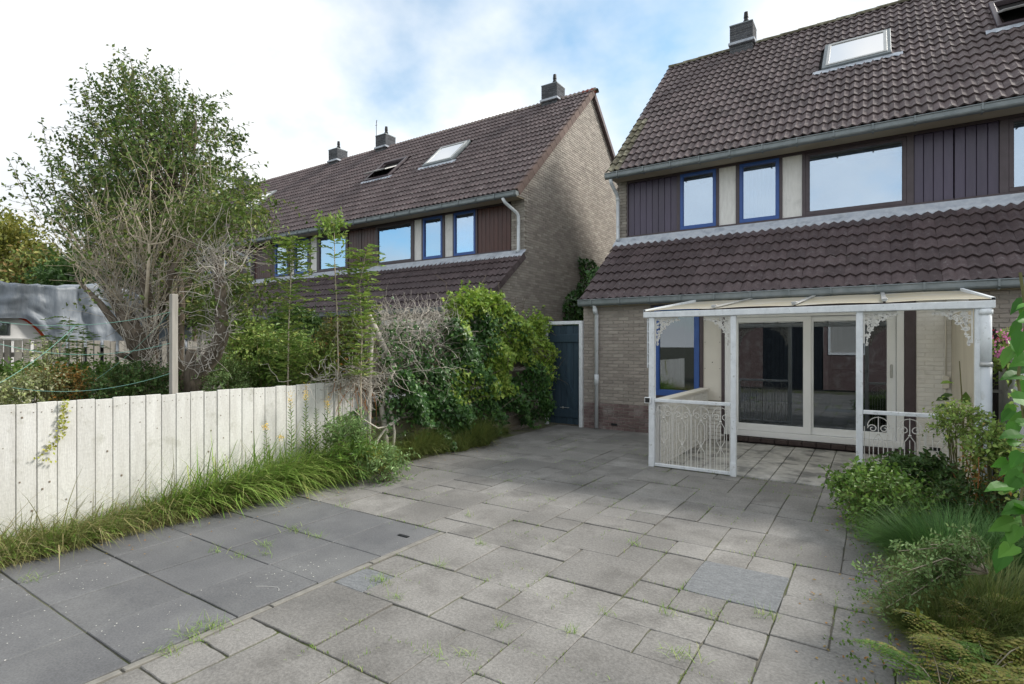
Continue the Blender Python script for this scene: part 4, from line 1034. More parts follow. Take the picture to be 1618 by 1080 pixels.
# green lines from the post
LN = empty("washing_line", "sagging green plastic lines strung from the grey post", "line", (-5.86, 2.7, 1.2))
def line(a, b_, sag):
    a = Vector(a); b_ = Vector(b_); m = MB()
    m.tube([a.lerp(b_, t)-Vector((0, 0, sag*4*t*(1-t))) for t in np.linspace(0, 1, 16)], 0.0024, 4); m.build("line", mat_line, LN)
pz = (-5.855, 2.69)
line((*pz, 1.93), at(-60, 498, 5.5), 0.12); line((*pz, 1.93), at(150, 600, 6.0), 0.05); line((*pz, 1.62), at(-60, 525, 5.3), 0.16); line((*pz, 1.32), at(20, 612, 5.8), 0.10)
line(at(118, 515, 6.0), at(-30, 620, 5.2), 0.06); line(at(118, 515, 6.0), at(98, 548, 6.0), 0.01)

# ------------------------------------------------------------------ caravan under tarp
CV = empty("caravan", "white caravan with orange-red stripe under a grey tarpaulin", "caravan", (-14.5, 3.5, 0))
m = MB(); m.box(-15.6, -13.55, -2.0, 4.1, 0.4, 2.45, 0.10); m.build("body", mat_caravan, CV)
m = MB(); m.box(-13.56, -13.535, 2.2, 3.42, 1.78, 2.02, 0.01); m.build("window", mat_glass_low, CV)
m = MB(); m.box(-13.55, -13.53, 0.0, 4.0, 1.70, 1.73); m.build("trim_strip", mat_alu, CV)
m = MB(); V = []
for i in range(9):
    t = i/8; y = 3.52+0.36*t; z = 2.10-0.34*t**1.8; V += [(-13.53, y, z), (-13.53, y+0.12*(1-t*0.5), z+0.04*(1-t)+.03)]
m.add(V, [(2*i, 2*i+2, 2*i+3, 2*i+1) for i in range(8)]); m.build("stripe", mat_red, CV)
# tarp: draped sheet with folds
V = []; nu, nv = 90, 26
for i in range(nu+1):
    y = 0.2+6.4*i/nu
    for j in range(nv+1):
        t = j/nv
        top = 2.83-0.06*math.sin(y*2.1)-0.55*max(0, y-5.2)
        bot = 2.09 if y < 3.6 else (2.09-0.50*min(1, (y-3.6)/0.5) if y < 4.1 else 1.59-.12*min(1, y-4.1))
        bot -= 0.03*math.sin(y*5)
        if t < 0.25: x = -15.0+(-13.45+15.0)*t/0.25; z = top
        else:
            s = (t-0.25)/0.75; x = -13.42+0.03*s; z = top+(bot-top)*s
        ph = (y-4.2)*(2.2-0.9*t)*6+3*math.sin(y*1.1)-2*t
        amp = 0.10*min(1, t*2.5)
        x += amp*0.5*math.sin(ph)+0.03*math.sin(ph*2.3+1)+0.012*math.sin(ph*5.1+2)
        wv = mnoise.fractal(Vector((y*2.2+t*1.5, t*3.0-y*.4, 1.3)), 0.9, 2.1, 5); x += 0.10*(abs(wv)-.2)*min(1, t*3); z += 0.05*wv*(1 if t < .3 else .2)
        z += 0.02*math.sin(y*7)*min(1, t*3) if t > .2 else 0.015*math.sin(y*9)
        V.append((x, y, z))
Fq = [(i*(nv+1)+j, (i+1)*(nv+1)+j, (i+1)*(nv+1)+j+1, i*(nv+1)+j+1) for i in range(nu) for j in range(nv)]
tag(fastmesh("tarpaulin", V, Fq, None, mat_tarp, smooth=True), "creased blue-grey tarpaulin draped over the caravan", "tarpaulin")
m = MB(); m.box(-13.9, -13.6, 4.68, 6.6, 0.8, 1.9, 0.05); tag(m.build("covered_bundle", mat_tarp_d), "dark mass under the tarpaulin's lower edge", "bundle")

# ------------------------------------------------------------------ shed behind the camera, seen in the glass
S = empty("garden_shed", "brick and dark plank shed mirrored in the sliding door", "shed", (-2, -3.2, 0))
m = MB(); m.box(-5.2, -3.6, -3.4, -3.2, 0, 2.6); m.box(-1.6, -1.45, -3.4, -3.2, 0, 2.6); m.box(-1.45, -0.3, -3.4, -3.2, 0, 1.25); m.box(-0.3, 1.0, -3.4, -3.2, 0, 2.6); m.build("wall", mat_brick_r, S)
for k in range(14):
    m = MB(); m.box(-3.6+k*0.142, -3.6+(k+1)*0.142-0.006, -3.4, -3.24, 0, 2.5, 0.004); m.build("plank", mat_shed, S, fix=False)
window(S, -1.45, -0.3, 1.25, 2.55, -3.22, mat_pvc, 0.07, glassm=mat_curtain)
m = MB(); m.box(-5.4, 1.2, -6, -3.0, 2.6, 2.7); m.build("roof", mat_under, S)
#@@VEG@@
# ------------------------------------------------------------------ vegetation helpers
TPL = {
 'diamond': (np.array([(0, 0, 0), (.42, .5, .12), (1, 0, 0), (.42, -.5, .12)]), [(0, 1, 2), (0, 2, 3)], []),
 'leaf': (np.array([(0, 0, 0), (.28, .46, .10), (.68, .36, .08), (1, 0, -.06), (.68, -.36, .08), (.28, -.46, .10)]), [], [(0, 1, 2, 3), (0, 3, 4, 5)]),
 'big': (np.array([(0, 0, 0), (.3, 0, -.03), (.6, 0, -.09), (.85, 0, -.17), (1.05, 0, -.28), (-.06, .26, .05), (.22, .50, .06), (.55, .42, -.01), (.84, .18, -.13), (-.06, -.26, .05), (.22, -.50, .06), (.55, -.42, -.01), (.84, -.18, -.13)]), [(3, 4, 8), (3, 12, 4)], [(0, 1, 6, 5), (1, 2, 7, 6), (2, 3, 8, 7), (1, 10, 11, 2), (2, 11, 12, 3), (0, 9, 10, 1)]),
 'ivy': (np.array([(0, 0, 0), (-.12, .36, .04), (.22, .55, .02), (.42, .26, .05), (1, 0, -.08), (.42, -.26, .05), (.22, -.55, .02), (-.12, -.36, .04)]), [(0, 3, 4), (0, 4, 5)], [(0, 1, 2, 3), (0, 5, 6, 7)]),
}
def norm(a): return a/np.maximum(np.linalg.norm(a, axis=1, keepdims=True), 1e-9)
def leaves(name, P_, D, Nn, ln, wd, mat, parent=None, kind='diamond', **props):
    """P_ base points, D pointing directions, Nn rough normals"""
    T, tr, qd = TPL[kind]; P_ = np.asarray(P_, float); D = norm(np.asarray(D, float)); n = len(P_)
    S = norm(np.cross(Nn, D)); U = np.cross(D, S); ln = np.broadcast_to(ln, n); wd = np.broadcast_to(wd, n)
    V = P_[:, None]+D[:, None]*(T[None, :, 0:1]*ln[:, None, None])+S[:, None]*(T[None, :, 1:2]*wd[:, None, None])+U[:, None]*(T[None, :, 2:3]*ln[:, None, None])
    k = len(T); off = (np.arange(n)*k)[:, None, None]
    t = (np.array(tr).reshape(-1, 3)[None]+off).reshape(-1, 3) if tr else None
    q = (np.array(qd).reshape(-1, 4)[None]+off).reshape(-1, 4) if qd else None
    if parent is not None and n > 12: props.setdefault('kind', 'stuff')
    return fastmesh(name, V.reshape(-1, 3), q, t, mat, parent, **props)
def rdir(n, up=0.0, spread=1.0):
    d = rng.normal(size=(n, 3))*spread; d[:, 2] += up; return norm(d)
def sprigs(P_, D, length, k, bend=0.3):
    """leaf anchor points along curved shoots -> (points, leaf directions, normals, polylines)"""
    P_ = np.asarray(P_, float); D = norm(np.asarray(D, float)); n = len(P_); length = np.broadcast_to(length, n)
    B = rng.normal(size=(n, 3))*0.5; B[:, 2] -= 0.6; B = B*bend
    ts = (np.arange(k)+0.6)/k
    pts = P_[:, None]+D[:, None]*(ts[None, :, None]*length[:, None, None])+B[:, None]*(ts[None, :, None]**2*length[:, None, None])
    tan = norm((D[:, None]+2*B[:, None]*ts[None, :, None]).reshape(-1, 3)).reshape(n, k, 3)
    side = norm(np.cross(tan.reshape(-1, 3), rng.normal(size=(n*k, 3)))).reshape(n, k, 3)
    sg = np.where(np.arange(k) % 2 == 0, 1, -1)[None, :, None]
    side0 = np.repeat(side[:, :1], k, 1)
    ld = norm((tan*0.5+side0*sg*0.9+rng.normal(size=(n, k, 3))*0.25).reshape(-1, 3))
    nn = norm((np.array([0, 0, 1.0])+rng.normal(size=(n*k, 3))*0.55))
    tl = np.linspace(0, 1, 4)
    lines = P_[:, None]+D[:, None]*(tl[None, :, None]*length[:, None, None])+B[:, None]*(tl[None, :, None]**2*length[:, None, None])
    return pts.reshape(-1, 3), ld, nn, lines
def lines_mesh(name, Ls, r0, r1, mat, parent=None, **props):
    """thin three-sided tubes along polylines (n, m, 3)"""
    Ls = np.asarray(Ls, float); n, m = Ls.shape[:2]
    T = np.gradient(Ls, axis=1); T = T/np.maximum(np.linalg.norm(T, axis=2, keepdims=True), 1e-9)
    A = np.cross(T, np.array([0.31, 0.22, 0.92])); A = A/np.maximum(np.linalg.norm(A, axis=2, keepdims=True), 1e-9); B = np.cross(T, A)
    rr = np.linspace(1, 0, m)[None, :, None]*np.asarray(np.broadcast_to(r0, n))[:, None, None]+np.linspace(0, 1, m)[None, :, None]*np.asarray(np.broadcast_to(r1, n))[:, None, None]
    R3 = [Ls+(A*math.cos(a)+B*math.sin(a))*rr for a in (0, 2.094, 4.189)]
    V = np.stack(R3, axis=2).reshape(-1, 3)
    idx = np.arange(n*m*3).reshape(n, m, 3); q = []
    for a, b_ in ((0, 1), (1, 2), (2, 0)):
        q.append(np.stack([idx[:, :-1, a], idx[:, :-1, b_], idx[:, 1:, b_], idx[:, 1:, a]], axis=-1).reshape(-1, 4))
    if parent is not None: props.setdefault('kind', 'stuff')
    return fastmesh(name, V, np.concatenate(q), None, mat, parent, smooth=True, **props)
def wander(P_, D, length, m=6, wob=0.25, grav=0.0):
    """wandering polylines"""
    P_ = np.asarray(P_, float); D = norm(np.asarray(D, float)); n = len(P_); L_ = np.broadcast_to(length, n)/(m-1)
    out_ = [P_]; d = D
    for i in range(m-1):
        d = norm(d+rng.normal(size=(n, 3))*wob+np.array([0, 0, grav])); out_.append(out_[-1]+d*L_[:, None])
    return np.stack(out_, axis=1)
def blades(name, P_, H, ln, wd, mat, parent=None, droop=0.8, **props):
    """curved grass blades; H horizontal lean (n,2)"""
    P_ = np.asarray(P_, float); n = len(P_); ln = np.broadcast_to(ln, n); wd = np.broadcast_to(wd, n); dr = np.broadcast_to(droop, n)
    hm = np.linalg.norm(H, axis=1); h = np.concatenate([H/np.maximum(hm, 1e-6)[:, None], np.zeros((n, 1))], 1)
    S = np.stack([-h[:, 1], h[:, 0], np.zeros(n)], 1)
    a0 = rng.uniform(.75, 1.35, n); V = []; p = P_.copy(); K = 4
    for i in range(K+1):
        w_ = wd*(1-(i/K)**1.6)*0.5
        if i < K: V += [p-S*w_[:, None], p+S*w_[:, None]]
        else: V += [p]
        an = a0-(i+0.5)/K*dr*(a0+0.6)*hm
        p = p+(h*np.cos(an)[:, None]+np.array([0, 0, 1.0])*np.sin(an)[:, None])*(ln/K)[:, None]
        p[:, 2] = np.maximum(p[:, 2], 0.008)
    V = np.stack(V, 1); k = V.shape[1]; off = (np.arange(n)*k)[:, None, None]
    q = (np.array([(2*i, 2*i+1, 2*i+3, 2*i+2) for i in range(K-1)])[None]+off).reshape(-1, 4)
    t = (np.array([(2*K-2, 2*K-1, 2*K)])[None]+off).reshape(-1, 3)
    return fastmesh(name, V.reshape(-1, 3), q, t, mat, parent, **props)
def ATS(pts, d): return [at(p[0], p[1], d if not hasattr(d, '__len__') else d[i]) for i, p in enumerate(pts)]
def in_poly(x, y, poly):
    n = len(poly); c = np.zeros(len(x), bool); j = n-1
    for i in range(n):
        xi, yi = poly[i]; xj, yj = poly[j]
        c ^= ((yi > y) != (yj > y)) & (x < (xj-xi)*(y-yi)/(yj-yi+1e-9)+xi); j = i
    return c

def shrub(name, label, cat, base, centre, rad, n_s, k, sl, leaf_l, leaf_w, mat, kind='diamond', stem=mat_stem, up=0.5, group=None, shell=0.55, bend=0.3, nstem=10, clamp=None, low=None):
    """stems from the base to a crown of leafy shoots spread through an ellipsoid"""
    base = np.asarray(base, float); centre = np.asarray(centre, float); rad = np.asarray(rad, float)
    root = empty(name, label, cat, tuple(base), group)
    d = rdir(n_s); r = shell+(1-shell)*rng.random(n_s)**0.7
    lump = 1+0.22*np.sin(d[:, 0]*5+base[0]*3)*np.cos(d[:, 2]*6+base[1]*5)+0.12*np.sin(d[:, 1]*11+base[0])
    Pp = centre+d*rad*(r*lump)[:, None]*0.82
    if low is not None: Pp[:, 2] = np.maximum(Pp[:, 2], low+rng.random(n_s)*0.1)
    Pp[:, 2] = np.maximum(Pp[:, 2], 0.03)
    D = norm(d+rdir(n_s)*0.5+np.array([0, 0, up]))
    L_ = sl*rng.uniform(.6, 1.3, n_s)
    p, ld, nn, ln = sprigs(Pp, D, L_, k, bend)
    if clamp is not None:
        ok = clamp(p); p, ld, nn = p[ok], ld[ok], nn[ok]; ln = ln[clamp(ln[:, -1])]
    p[:, 2] = np.maximum(p[:, 2], 0.02)
    sc = rng.uniform(.65, 1.25, len(p))
    leaves("foliage", p, ld, nn, leaf_l*sc, leaf_w*sc, mat, root, kind)
    lines_mesh("twigs", ln, 0.003, 0.001, stem, root)
    tips = centre+rdir(nstem, 0.3)*rad*0.7; mid = (tips+base)/2+rng.normal(size=(nstem, 3))*0.06*rad.mean()
    ls = np.stack([np.repeat((base+np.array([0, 0, 0.0]))[None], nstem, 0)+rng.normal(size=(nstem, 3))*np.array([.03, .03, 0]), mid, tips], 1)
    lines_mesh("stem", ls, 0.008+0.01*rad.max()/1.0, 0.003, stem, root)
    return root

# ---- the leafy tree
def leafy_tree():
    base = at(282, 640, 9.0); base[2] = 0
    root = empty("leafy_tree", "dense green leafy tree rising highest behind the bare tangled branches", "tree", tuple(base))
    poly = [(140, 262), (150, 225), (165, 185), (185, 185), (200, 140), (212, 125), (228, 145), (258, 145), (270, 180), (300, 168), (320, 185), (338, 190), (342, 215), (358, 235), (352, 260), (362, 285), (352, 310), (355, 335), (335, 370), (320, 400), (290, 425), (200, 430), (140, 400), (108, 360), (100, 330), (110, 295)]
    # clumps inside the outline
    N_ = 150; cl = []
    while len(cl) < N_:
        x, y = rng.uniform(60, 385), rng.uniform(100, 442)
        if in_poly(np.array([x]), np.array([y]), poly)[0]: cl.append((x, y, 9.0+rng.normal()*0.8))
    C = np.array([at(*c) for c in cl])
    # limbs: from the trunk towards the clumps
    m = MB(); top = at(262, 330, 9.0); mid = at(275, 500, 9.0)
    m.tube([tuple(base), tuple(mid), tuple(at(268, 420, 9.0)), tuple(top)], [0.13, 0.10, 0.07, 0.04], 8)
    for a, b_, c_ in (((270, 470), (210, 380), (150, 260)), ((272, 450), (250, 330), (215, 150)), ((270, 440), (300, 330), (310, 190)), ((272, 480), (335, 400), (370, 290)), ((270, 500), (180, 430), (90, 350))):
        m.tube([tuple(at(*a, 9.0)), tuple(at(*b_, 9.0+rng.normal()*.4)), tuple(at(*c_, 9.0+rng.normal()*.4))], [0.06, 0.035, 0.012], 6)
    m.build("trunk", mat_bark, root, smooth=True)
    hub = np.array([at(270+rng.normal()*8, 360+rng.normal()*50, 9.0) for _ in range(N_)])
    ls = np.stack([hub, (hub+C)/2+rng.normal(size=(N_, 3))*0.12+np.array([0, 0, -.05]), C], 1)
    lines_mesh("branches", ls, 0.018, 0.006, mat_bark, root)
    n = 2500; ci = rng.integers(0, N_, n); off = rng.normal(size=(n, 3))*np.array([.19, .22, .19])
    Pp = C[ci]+off
    D = norm(rdir(n, 0.9)*1.0+norm(off+1e-6)*0.5)
    p, ld, nn, ln = sprigs(Pp, D, rng.uniform(.22, .5, n), 9, 0.25)
    sc = rng.uniform(.6, 1.15, len(p))
    dark = rng.random(len(p)) < 0.35
    leaves("crown", p[~dark], ld[~dark], nn[~dark], 0.082*sc[~dark], 0.046*sc[~dark], lf_tree, root)
    leaves("inner_leaves", p[dark], ld[dark], nn[dark], 0.078*sc[dark], 0.045*sc[dark], lf_dark, root)
    lines_mesh("twigs", ln, 0.004, 0.0015, mat_bark, root)
    # dappled light-green outer shoots
    # long bare-ended leaders sticking out of the outline
    tp = [((205, 130), (206, 92)), ((262, 150), (262, 118)), ((305, 180), (303, 138)), ((340, 220), (332, 160)), ((360, 260), (380, 205)), ((150, 220), (140, 158)), ((90, 320), (65, 185)), ((60, 340), (15, 255)), ((75, 330), (30, 245)), ((365, 330), (420, 330)), ((360, 350), (432, 352)), ((350, 380), (420, 385)), ((120, 270), (115, 215)), ((230, 150), (232, 118))]
    P1 = np.array([at(a[0], a[1], 8.6) for a, b_ in tp]); P2 = np.array([at(b_[0], b_[1], 8.6) for a, b_ in tp])
    Ls = np.stack([P1, (P1+P2)/2+rng.normal(size=P1.shape)*.03, P2], 1); lines_mesh("leader", Ls, .009, .003, mat_bark, root)
    P3 = []; D3 = []
    for a, b_ in zip(P1, P2):
        L_ = np.linalg.norm(b_-a)
        for t in np.arange(0.05, 1, 0.05/L_*0.9): P3.append(a+(b_-a)*t); D3.append((b_-a)/L_*0.5+rng.normal(size=3)*0.6)
    P3 = np.array(P3); D3 = norm(np.array(D3)); sc = rng.uniform(.6, 1.1, len(P3))
    leaves("leader_leaves", P3, D3, rdir(len(P3), 1.0), .09*sc, .05*sc, lf_tree, root)
leafy_tree()

# ---- gnarled tree with bare pale twigs
def bare_tree():
    d = 7.4; base = at(246, 640, d); base[2] = 0
    root = empty("bare_tree", "gnarled tree with stringy bark and a broad spray of bare pale twigs", "tree", tuple(base))
    m = MB()
    limbs = [([(250, 700), (246, 640), (238, 590), (222, 550), (205, 510), (180, 465), (152, 425)], [.15, .14, .13, .12, .10, .07, .05]),
             ([(238, 595), (236, 540), (240, 500), (232, 460), (225, 420)], [.10, .09, .08, .06, .04]),
             ([(222, 550), (190, 520), (160, 480), (120, 440)], [.07, .05, .035, .02]),
             ([(240, 500), (262, 470), (270, 430), (285, 400)], [.06, .05, .04, .02]),
             ([(240, 580), (212, 565), (190, 560)], [.06, .05, .035])]
    for pts, rs in limbs: m.tube([tuple(at(p[0], p[1], d+0.25*math.sin(i*1.7+pts[0][0]))) for i, p in enumerate(pts)], rs, 9)
    m.build("trunk", mat_bark, root, smooth=True)
    m = MB()
    m.tube([tuple(at(230, 485, 7.0)), tuple(at(234, 430, 7.0)), tuple(at(236, 385, 7.0))], [.022, .02, .018], 6)
    for e in ((215, 340), (236, 335), (262, 345), (275, 372), (200, 365)): m.tube([tuple(at(236, 386, 7.0)), tuple(at((236+e[0])/2+3, (386+e[1])/2+4, 7.0)), tuple(at(*e, 7.0+rng.normal()*.2))], [.014, .010, .004], 5)
    m.tube([tuple(at(236, 330, 7.1)), tuple(at(240, 270, 7.1))], [.008, .003], 5)
    m.build("pale_stem", mat_twig, root, smooth=True)
    # stringy bark and vine on the trunk
    S_ = []
    for k in range(420):
        t = rng.random(); pts = limbs[0][0] if k % 3 else limbs[1][0]; i = t*(len(pts)-1); a = int(i); b_ = min(a+1, len(pts)-1); f = i-a
        x = pts[a][0]*(1-f)+pts[b_][0]*f+rng.normal()*11; y = pts[a][1]*(1-f)+pts[b_][1]*f; S_.append(at(x, y, d-0.12+rng.normal()*.08))
    st_ = []
    for k in range(170):
        pts, rs = limbs[k % 3 if k % 4 else 0]; i0 = rng.integers(0, len(pts)-2); n_ = 4; a_ = rng.random()*6.3; q = []
        for j_ in range(n_):
            t = min(i0+j_*.55, len(pts)-1.001); a = int(t); f = t-a; r_ = (rs[a]*(1-f)+rs[a+1]*f)*rng.uniform(.98, 1.12)
            c = at(pts[a][0]*(1-f)+pts[a+1][0]*f, pts[a][1]*(1-f)+pts[a+1][1]*f, d+0.25*math.sin(a*1.7+pts[0][0])*(1-f)+0.25*math.sin((a+1)*1.7+pts[0][0])*f)
            a_ += rng.normal()*.12; q.append(c+np.array((math.cos(a_), math.sin(a_), 0))*r_)
        st_.append(q)
    lines_mesh("bark_ridges", st_, .014, .008, mat_bark, root); lines_mesh("pale_strips", np.array(st_[::3])*1.0+rng.normal(size=(len(st_[::3]), 4, 3))*.008, .006, .003, mat_vine, root)
    lines_mesh("bark_strings", wander(S_, rdir(420, 2.2), rng.uniform(.2, .6, 420), 5, .28), .005, .003, mat_vine, root)
    # main shoots fan up and out
    starts = []; dirs = []; lens = []
    for (px, py, n, ang0, ang1, l0, l1) in ((150, 428, 20, 50, 115, .6, 1.5), (180, 468, 20, 45, 118, .7, 1.7), (205, 505, 24, 40, 125, .6, 1.5), (225, 425, 22, 40, 130, .6, 1.6), (285, 400, 20, 20, 130, .5, 1.3), (128, 440, 8, 60, 120, .4, .9), (262, 470, 20, 20, 120, .5, 1.2), (236, 520, 14, 20, 140, .4, 1.0)):
        for k in range(n):
            a = R(rng.uniform(ang0, ang1)); p = at(px+rng.normal()*9, py+rng.normal()*9, d+rng.normal()*.15); starts.append(p)
            dirs.append(np.array((math.cos(a)*CA, math.cos(a)*SA, math.sin(a)))+np.array((-SA, CA, 0))*rng.normal()*.45); lens.append(rng.uniform(l0, l1))
    W = wander(starts, dirs, np.array(lens), 8, .13, .05)
    lines_mesh("twigs", W, .0065, .0025, mat_twig, root)
    # side twigs
    n = len(W); k = 3
    idx = rng.integers(2, 8, (n, k)); st = W[np.arange(n)[:, None], idx].reshape(-1, 3)
    dd = norm(W[:, 7]-W[:, 3]); dd = norm(np.repeat(dd, k, 0)+rdir(n*k)*0.9)
    W2 = wander(st, dd, rng.uniform(.2, .75, n*k), 5, .18, .04); lines_mesh("side_twigs", W2, .0035, .0016, mat_twig, root)
    # sparse leaves at the upper ends
    ends = np.concatenate([W[rng.random(n) < .85][:, 4:].reshape(-1, 3), W2[rng.random(n*k) < .6][:, 3:].reshape(-1, 3)])
    ends = np.repeat(ends, 2, 0)+rng.normal(size=(len(ends)*2, 3))*.03; sc = rng.uniform(.5, 1.1, len(ends))
    leaves("sparse_leaves", ends, rdir(len(ends), .2), rdir(len(ends), 1), .07*sc, .038*sc, lf_tree, root)
bare_tree()

# ---- vine-wrapped trunk
def vine_tree():
    d = 7.0; base = at(298, 640, d); base[2] = 0
    root = empty("vine_wrapped_tree", "slanting dark trunk wrapped in pale dead vines, right of the grey post", "tree", tuple(base))
    m = MB()
    tr = [(290, 700), (298, 628), (312, 590), (338, 560), (350, 530), (350, 480), (346, 430), (340, 400)]
    m.tube([tuple(at(*p, d+.08*math.sin(i))) for i, p in enumerate(tr)], [.13, .12, .11, .10, .085, .07, .06, .04], 9)
    m.tube([tuple(at(*p, d)) for p in ((300, 620), (300, 585), (303, 552))], [.09, .07, .06], 8)
    m.tube([tuple(at(*p, d+.6)) for p in ((285, 640), (283, 560), (287, 480), (284, 430))], [.07, .06, .05, .03], 7)
    m.build("trunk", mat_bark, root, smooth=True)
    st = []
    for k in range(200):
        t = rng.random()**.8; i = 2+t*4.6; a = int(i); f = i-a; q = tr[min(a, 6)]; q2 = tr[min(a+1, 7)]
        st.append(at(q[0]*(1-f)+q2[0]*f+rng.normal()*6, q[1]*(1-f)+q2[1]*f, d-.05+rng.normal()*.07))
    lines_mesh("vine", wander(st, rdir(200, 1.2), rng.uniform(.15, .5, 200), 6, .4), .007, .003, mat_vine, root)
    st = [at(345+rng.normal()*14, 420+rng.normal()*16, d+rng.normal()*.15) for _ in range(90)]
    W = wander(st, rdir(90, .5), rng.uniform(.3, .9, 90), 6, .3); lines_mesh("vine_tangle", W, .006, .0025, mat_vine, root)
    # leafy side branches reaching right
    C = []
    for (x, y, sx, sy, n) in ((395, 345, 24, 22, 90), (385, 300, 16, 16, 50), (350, 360, 22, 20, 70), (395, 470, 26, 14, 80), (330, 500, 20, 16, 60), (370, 440, 16, 14, 60), (310, 340, 25, 25, 70)):
        for _ in range(n): C.append(at(x+rng.normal()*sx, y+rng.normal()*sy, d+.3+rng.normal()*.3))
    C = np.array(C); p, ld, nn, ln = sprigs(C, rdir(len(C), .1), rng.uniform(.15, .35, len(C)), 7, .4); sc = rng.uniform(.6, 1.1, len(p))
    leaves("foliage", p, ld, nn, .075*sc, .042*sc, lf_tree, root); lines_mesh("leaf_twigs", ln, .003, .0015, mat_stem, root)
vine_tree()

def blob_tree(name, label, base, C, rad, n, leaf, mat, group, cat="tree"):
    base = np.array(base, float); root = empty(name, label, cat, tuple(base), group); C = np.array(C, float)
    m = MB(); m.tube([tuple(base), tuple((base+C)/2+np.array([.1, 0, 0])), tuple(C)], [rad*.09, rad*.07, rad*.03], 7); m.build("trunk", mat_bark, root, smooth=True)
    nc = 40; cd_ = rdir(nc)*rng.uniform(.45, .85, nc)[:, None]*rad*np.array([1, 1, .85]); ci = rng.integers(0, nc, n)
    p = C+cd_[ci]+rng.normal(size=(n, 3))*rad*.17; sc = rng.uniform(.6, 1.3, n)
    leaves("crown", p, rdir(n), rdir(n, .8), leaf*sc, leaf*.6*sc, mat, root)
G = "trees beyond the caravan"
b0 = at(5, 400, 24); blob_tree("background_tree", "yellow-green tree at the photo's left edge above the tarpaulin", (b0[0], b0[1], 0), b0, 2.3, 9000, .19, lf_autumn, G)
b0 = at(60, 432, 21); blob_tree("background_tree", "low brownish yellow tree right of the yellow-green one", (b0[0], b0[1], 0), b0, 1.3, 4500, .16, lf_red, G)
b0 = at(-70, 380, 26); blob_tree("background_tree", "green tree standing farthest left, mostly cut by the frame", (b0[0], b0[1], 0), b0, 3.0, 5000, .2, lf_tree, G)
b0 = at(120, 440, 14); blob_tree("background_tree", "dark green low tree drooping over the tarpaulin", (b0[0], b0[1], 0), b0, .95, 6500, .11, lf_dark, G)
b0 = at(215, 450, 13.2); blob_tree("background_tree", "dark green bushy tree behind the gnarled trunk", (b0[0], b0[1], 0), b0, 1.05, 7500, .11, lf_dark, G)
b0 = at(305, 470, 12.6); blob_tree("background_tree", "mid green bushy tree before the far house windows", (b0[0], b0[1], 0), b0, .8, 5500, .10, lf_tree, G)

# ---- shrubs of the neighbouring garden
def sh(label, px, py, d, rx, ry, n, k, mat, ll=.06, lw=.032, cat="shrub", kind='diamond', up=.5, name="garden_shrub", bend=.3, sl=.22, stem=mat_stem, grp="shrubs behind the white fence", dz=None, low=None, clamp=None):
    c = at(px, py, d); s_ = d/FPX; b_ = (c[0], c[1], 0)
    return shrub(name, label, cat, b_, c, (rx*s_, rx*s_, ry*s_), n, k, sl, ll, lw, mat, kind, stem, up, grp, bend=bend, low=low, clamp=clamp)
keep = lambda p: p[:, 0] < -5.82
sh("cream variegated shrub at the left end of the white fence", 38, 628, 6.3, 40, 24, 260, 9, lf_cream, .042, .024, clamp=keep, low=.5)
sh("slim cream-leaved sprig rising left of centre in the shrubs", 72, 590, 6.3, 10, 45, 60, 8, lf_cream, .035, .02, clamp=keep)
sh("orange-leaved low shrub beside the variegated one", 98, 612, 6.7, 40, 22, 220, 8, lf_orange, .04, .022, clamp=keep, low=.7)
sh("bright green broad shrub in front of the slat fence", 45, 604, 8.4, 75, 20, 300, 9, lf_mid, .075, .042, low=.6)
sh("green leafy shrub under the feathery sumac", 155, 612, 7.4, 70, 26, 420, 9, lf_mid, .065, .034, low=.4, clamp=keep)
sh("dark small-leaved evergreen shrub before the gnarled trunk", 215, 612, 6.7, 52, 34, 520, 10, lf_dark, .04, .024, clamp=keep, low=.6)
sh("pale green fine-leaved shrub right of the dark stump", 352, 605, 7.3, 32, 44, 380, 10, lf_grey, .035, .018, clamp=keep)
sh("broad-leaved green shrub behind the middle of the white fence", 400, 575, 8.6, 58, 52, 560, 8, lf_mid, .085, .048, low=.4)
sh("yellow-green upright shrub topped with pale shoots", 385, 540, 8.3, 26, 42, 180, 7, lf_light, .085, .045, up=1)
sh("dense green shrub at the foot of the tallest sapling", 465, 580, 8.0, 55, 40, 520, 9, lf_mid, .06, .03, low=.4, clamp=keep)
sh("dark shrub against the far house wall", 470, 525, 10.5, 45, 36, 420, 8, lf_dark, .08, .045)
sh("reddish and green shrub left of the dead vine tangle", 535, 565, 7.6, 34, 60, 420, 8, lf_red, .055, .03, low=.3, clamp=keep)
sh("green shrub between the reddish one and the ivy", 578, 540, 7.6, 24, 70, 320, 8, lf_tree, .055, .03, clamp=keep)
sh("pale shoots added for brightness among the middle shrubs", 420, 558, 7.9, 74, 40, 260, 8, lf_light, .06, .034, sl=.2)  # pale leaf colour stands in for sunlight on the shaded middle shrubs
sh("yellow-green leafy shoots left of the reddish shrub", 500, 580, 7.3, 40, 34, 240, 8, lf_light, .05, .028, clamp=keep)  # light leaf colour here also brightens the shaded planting
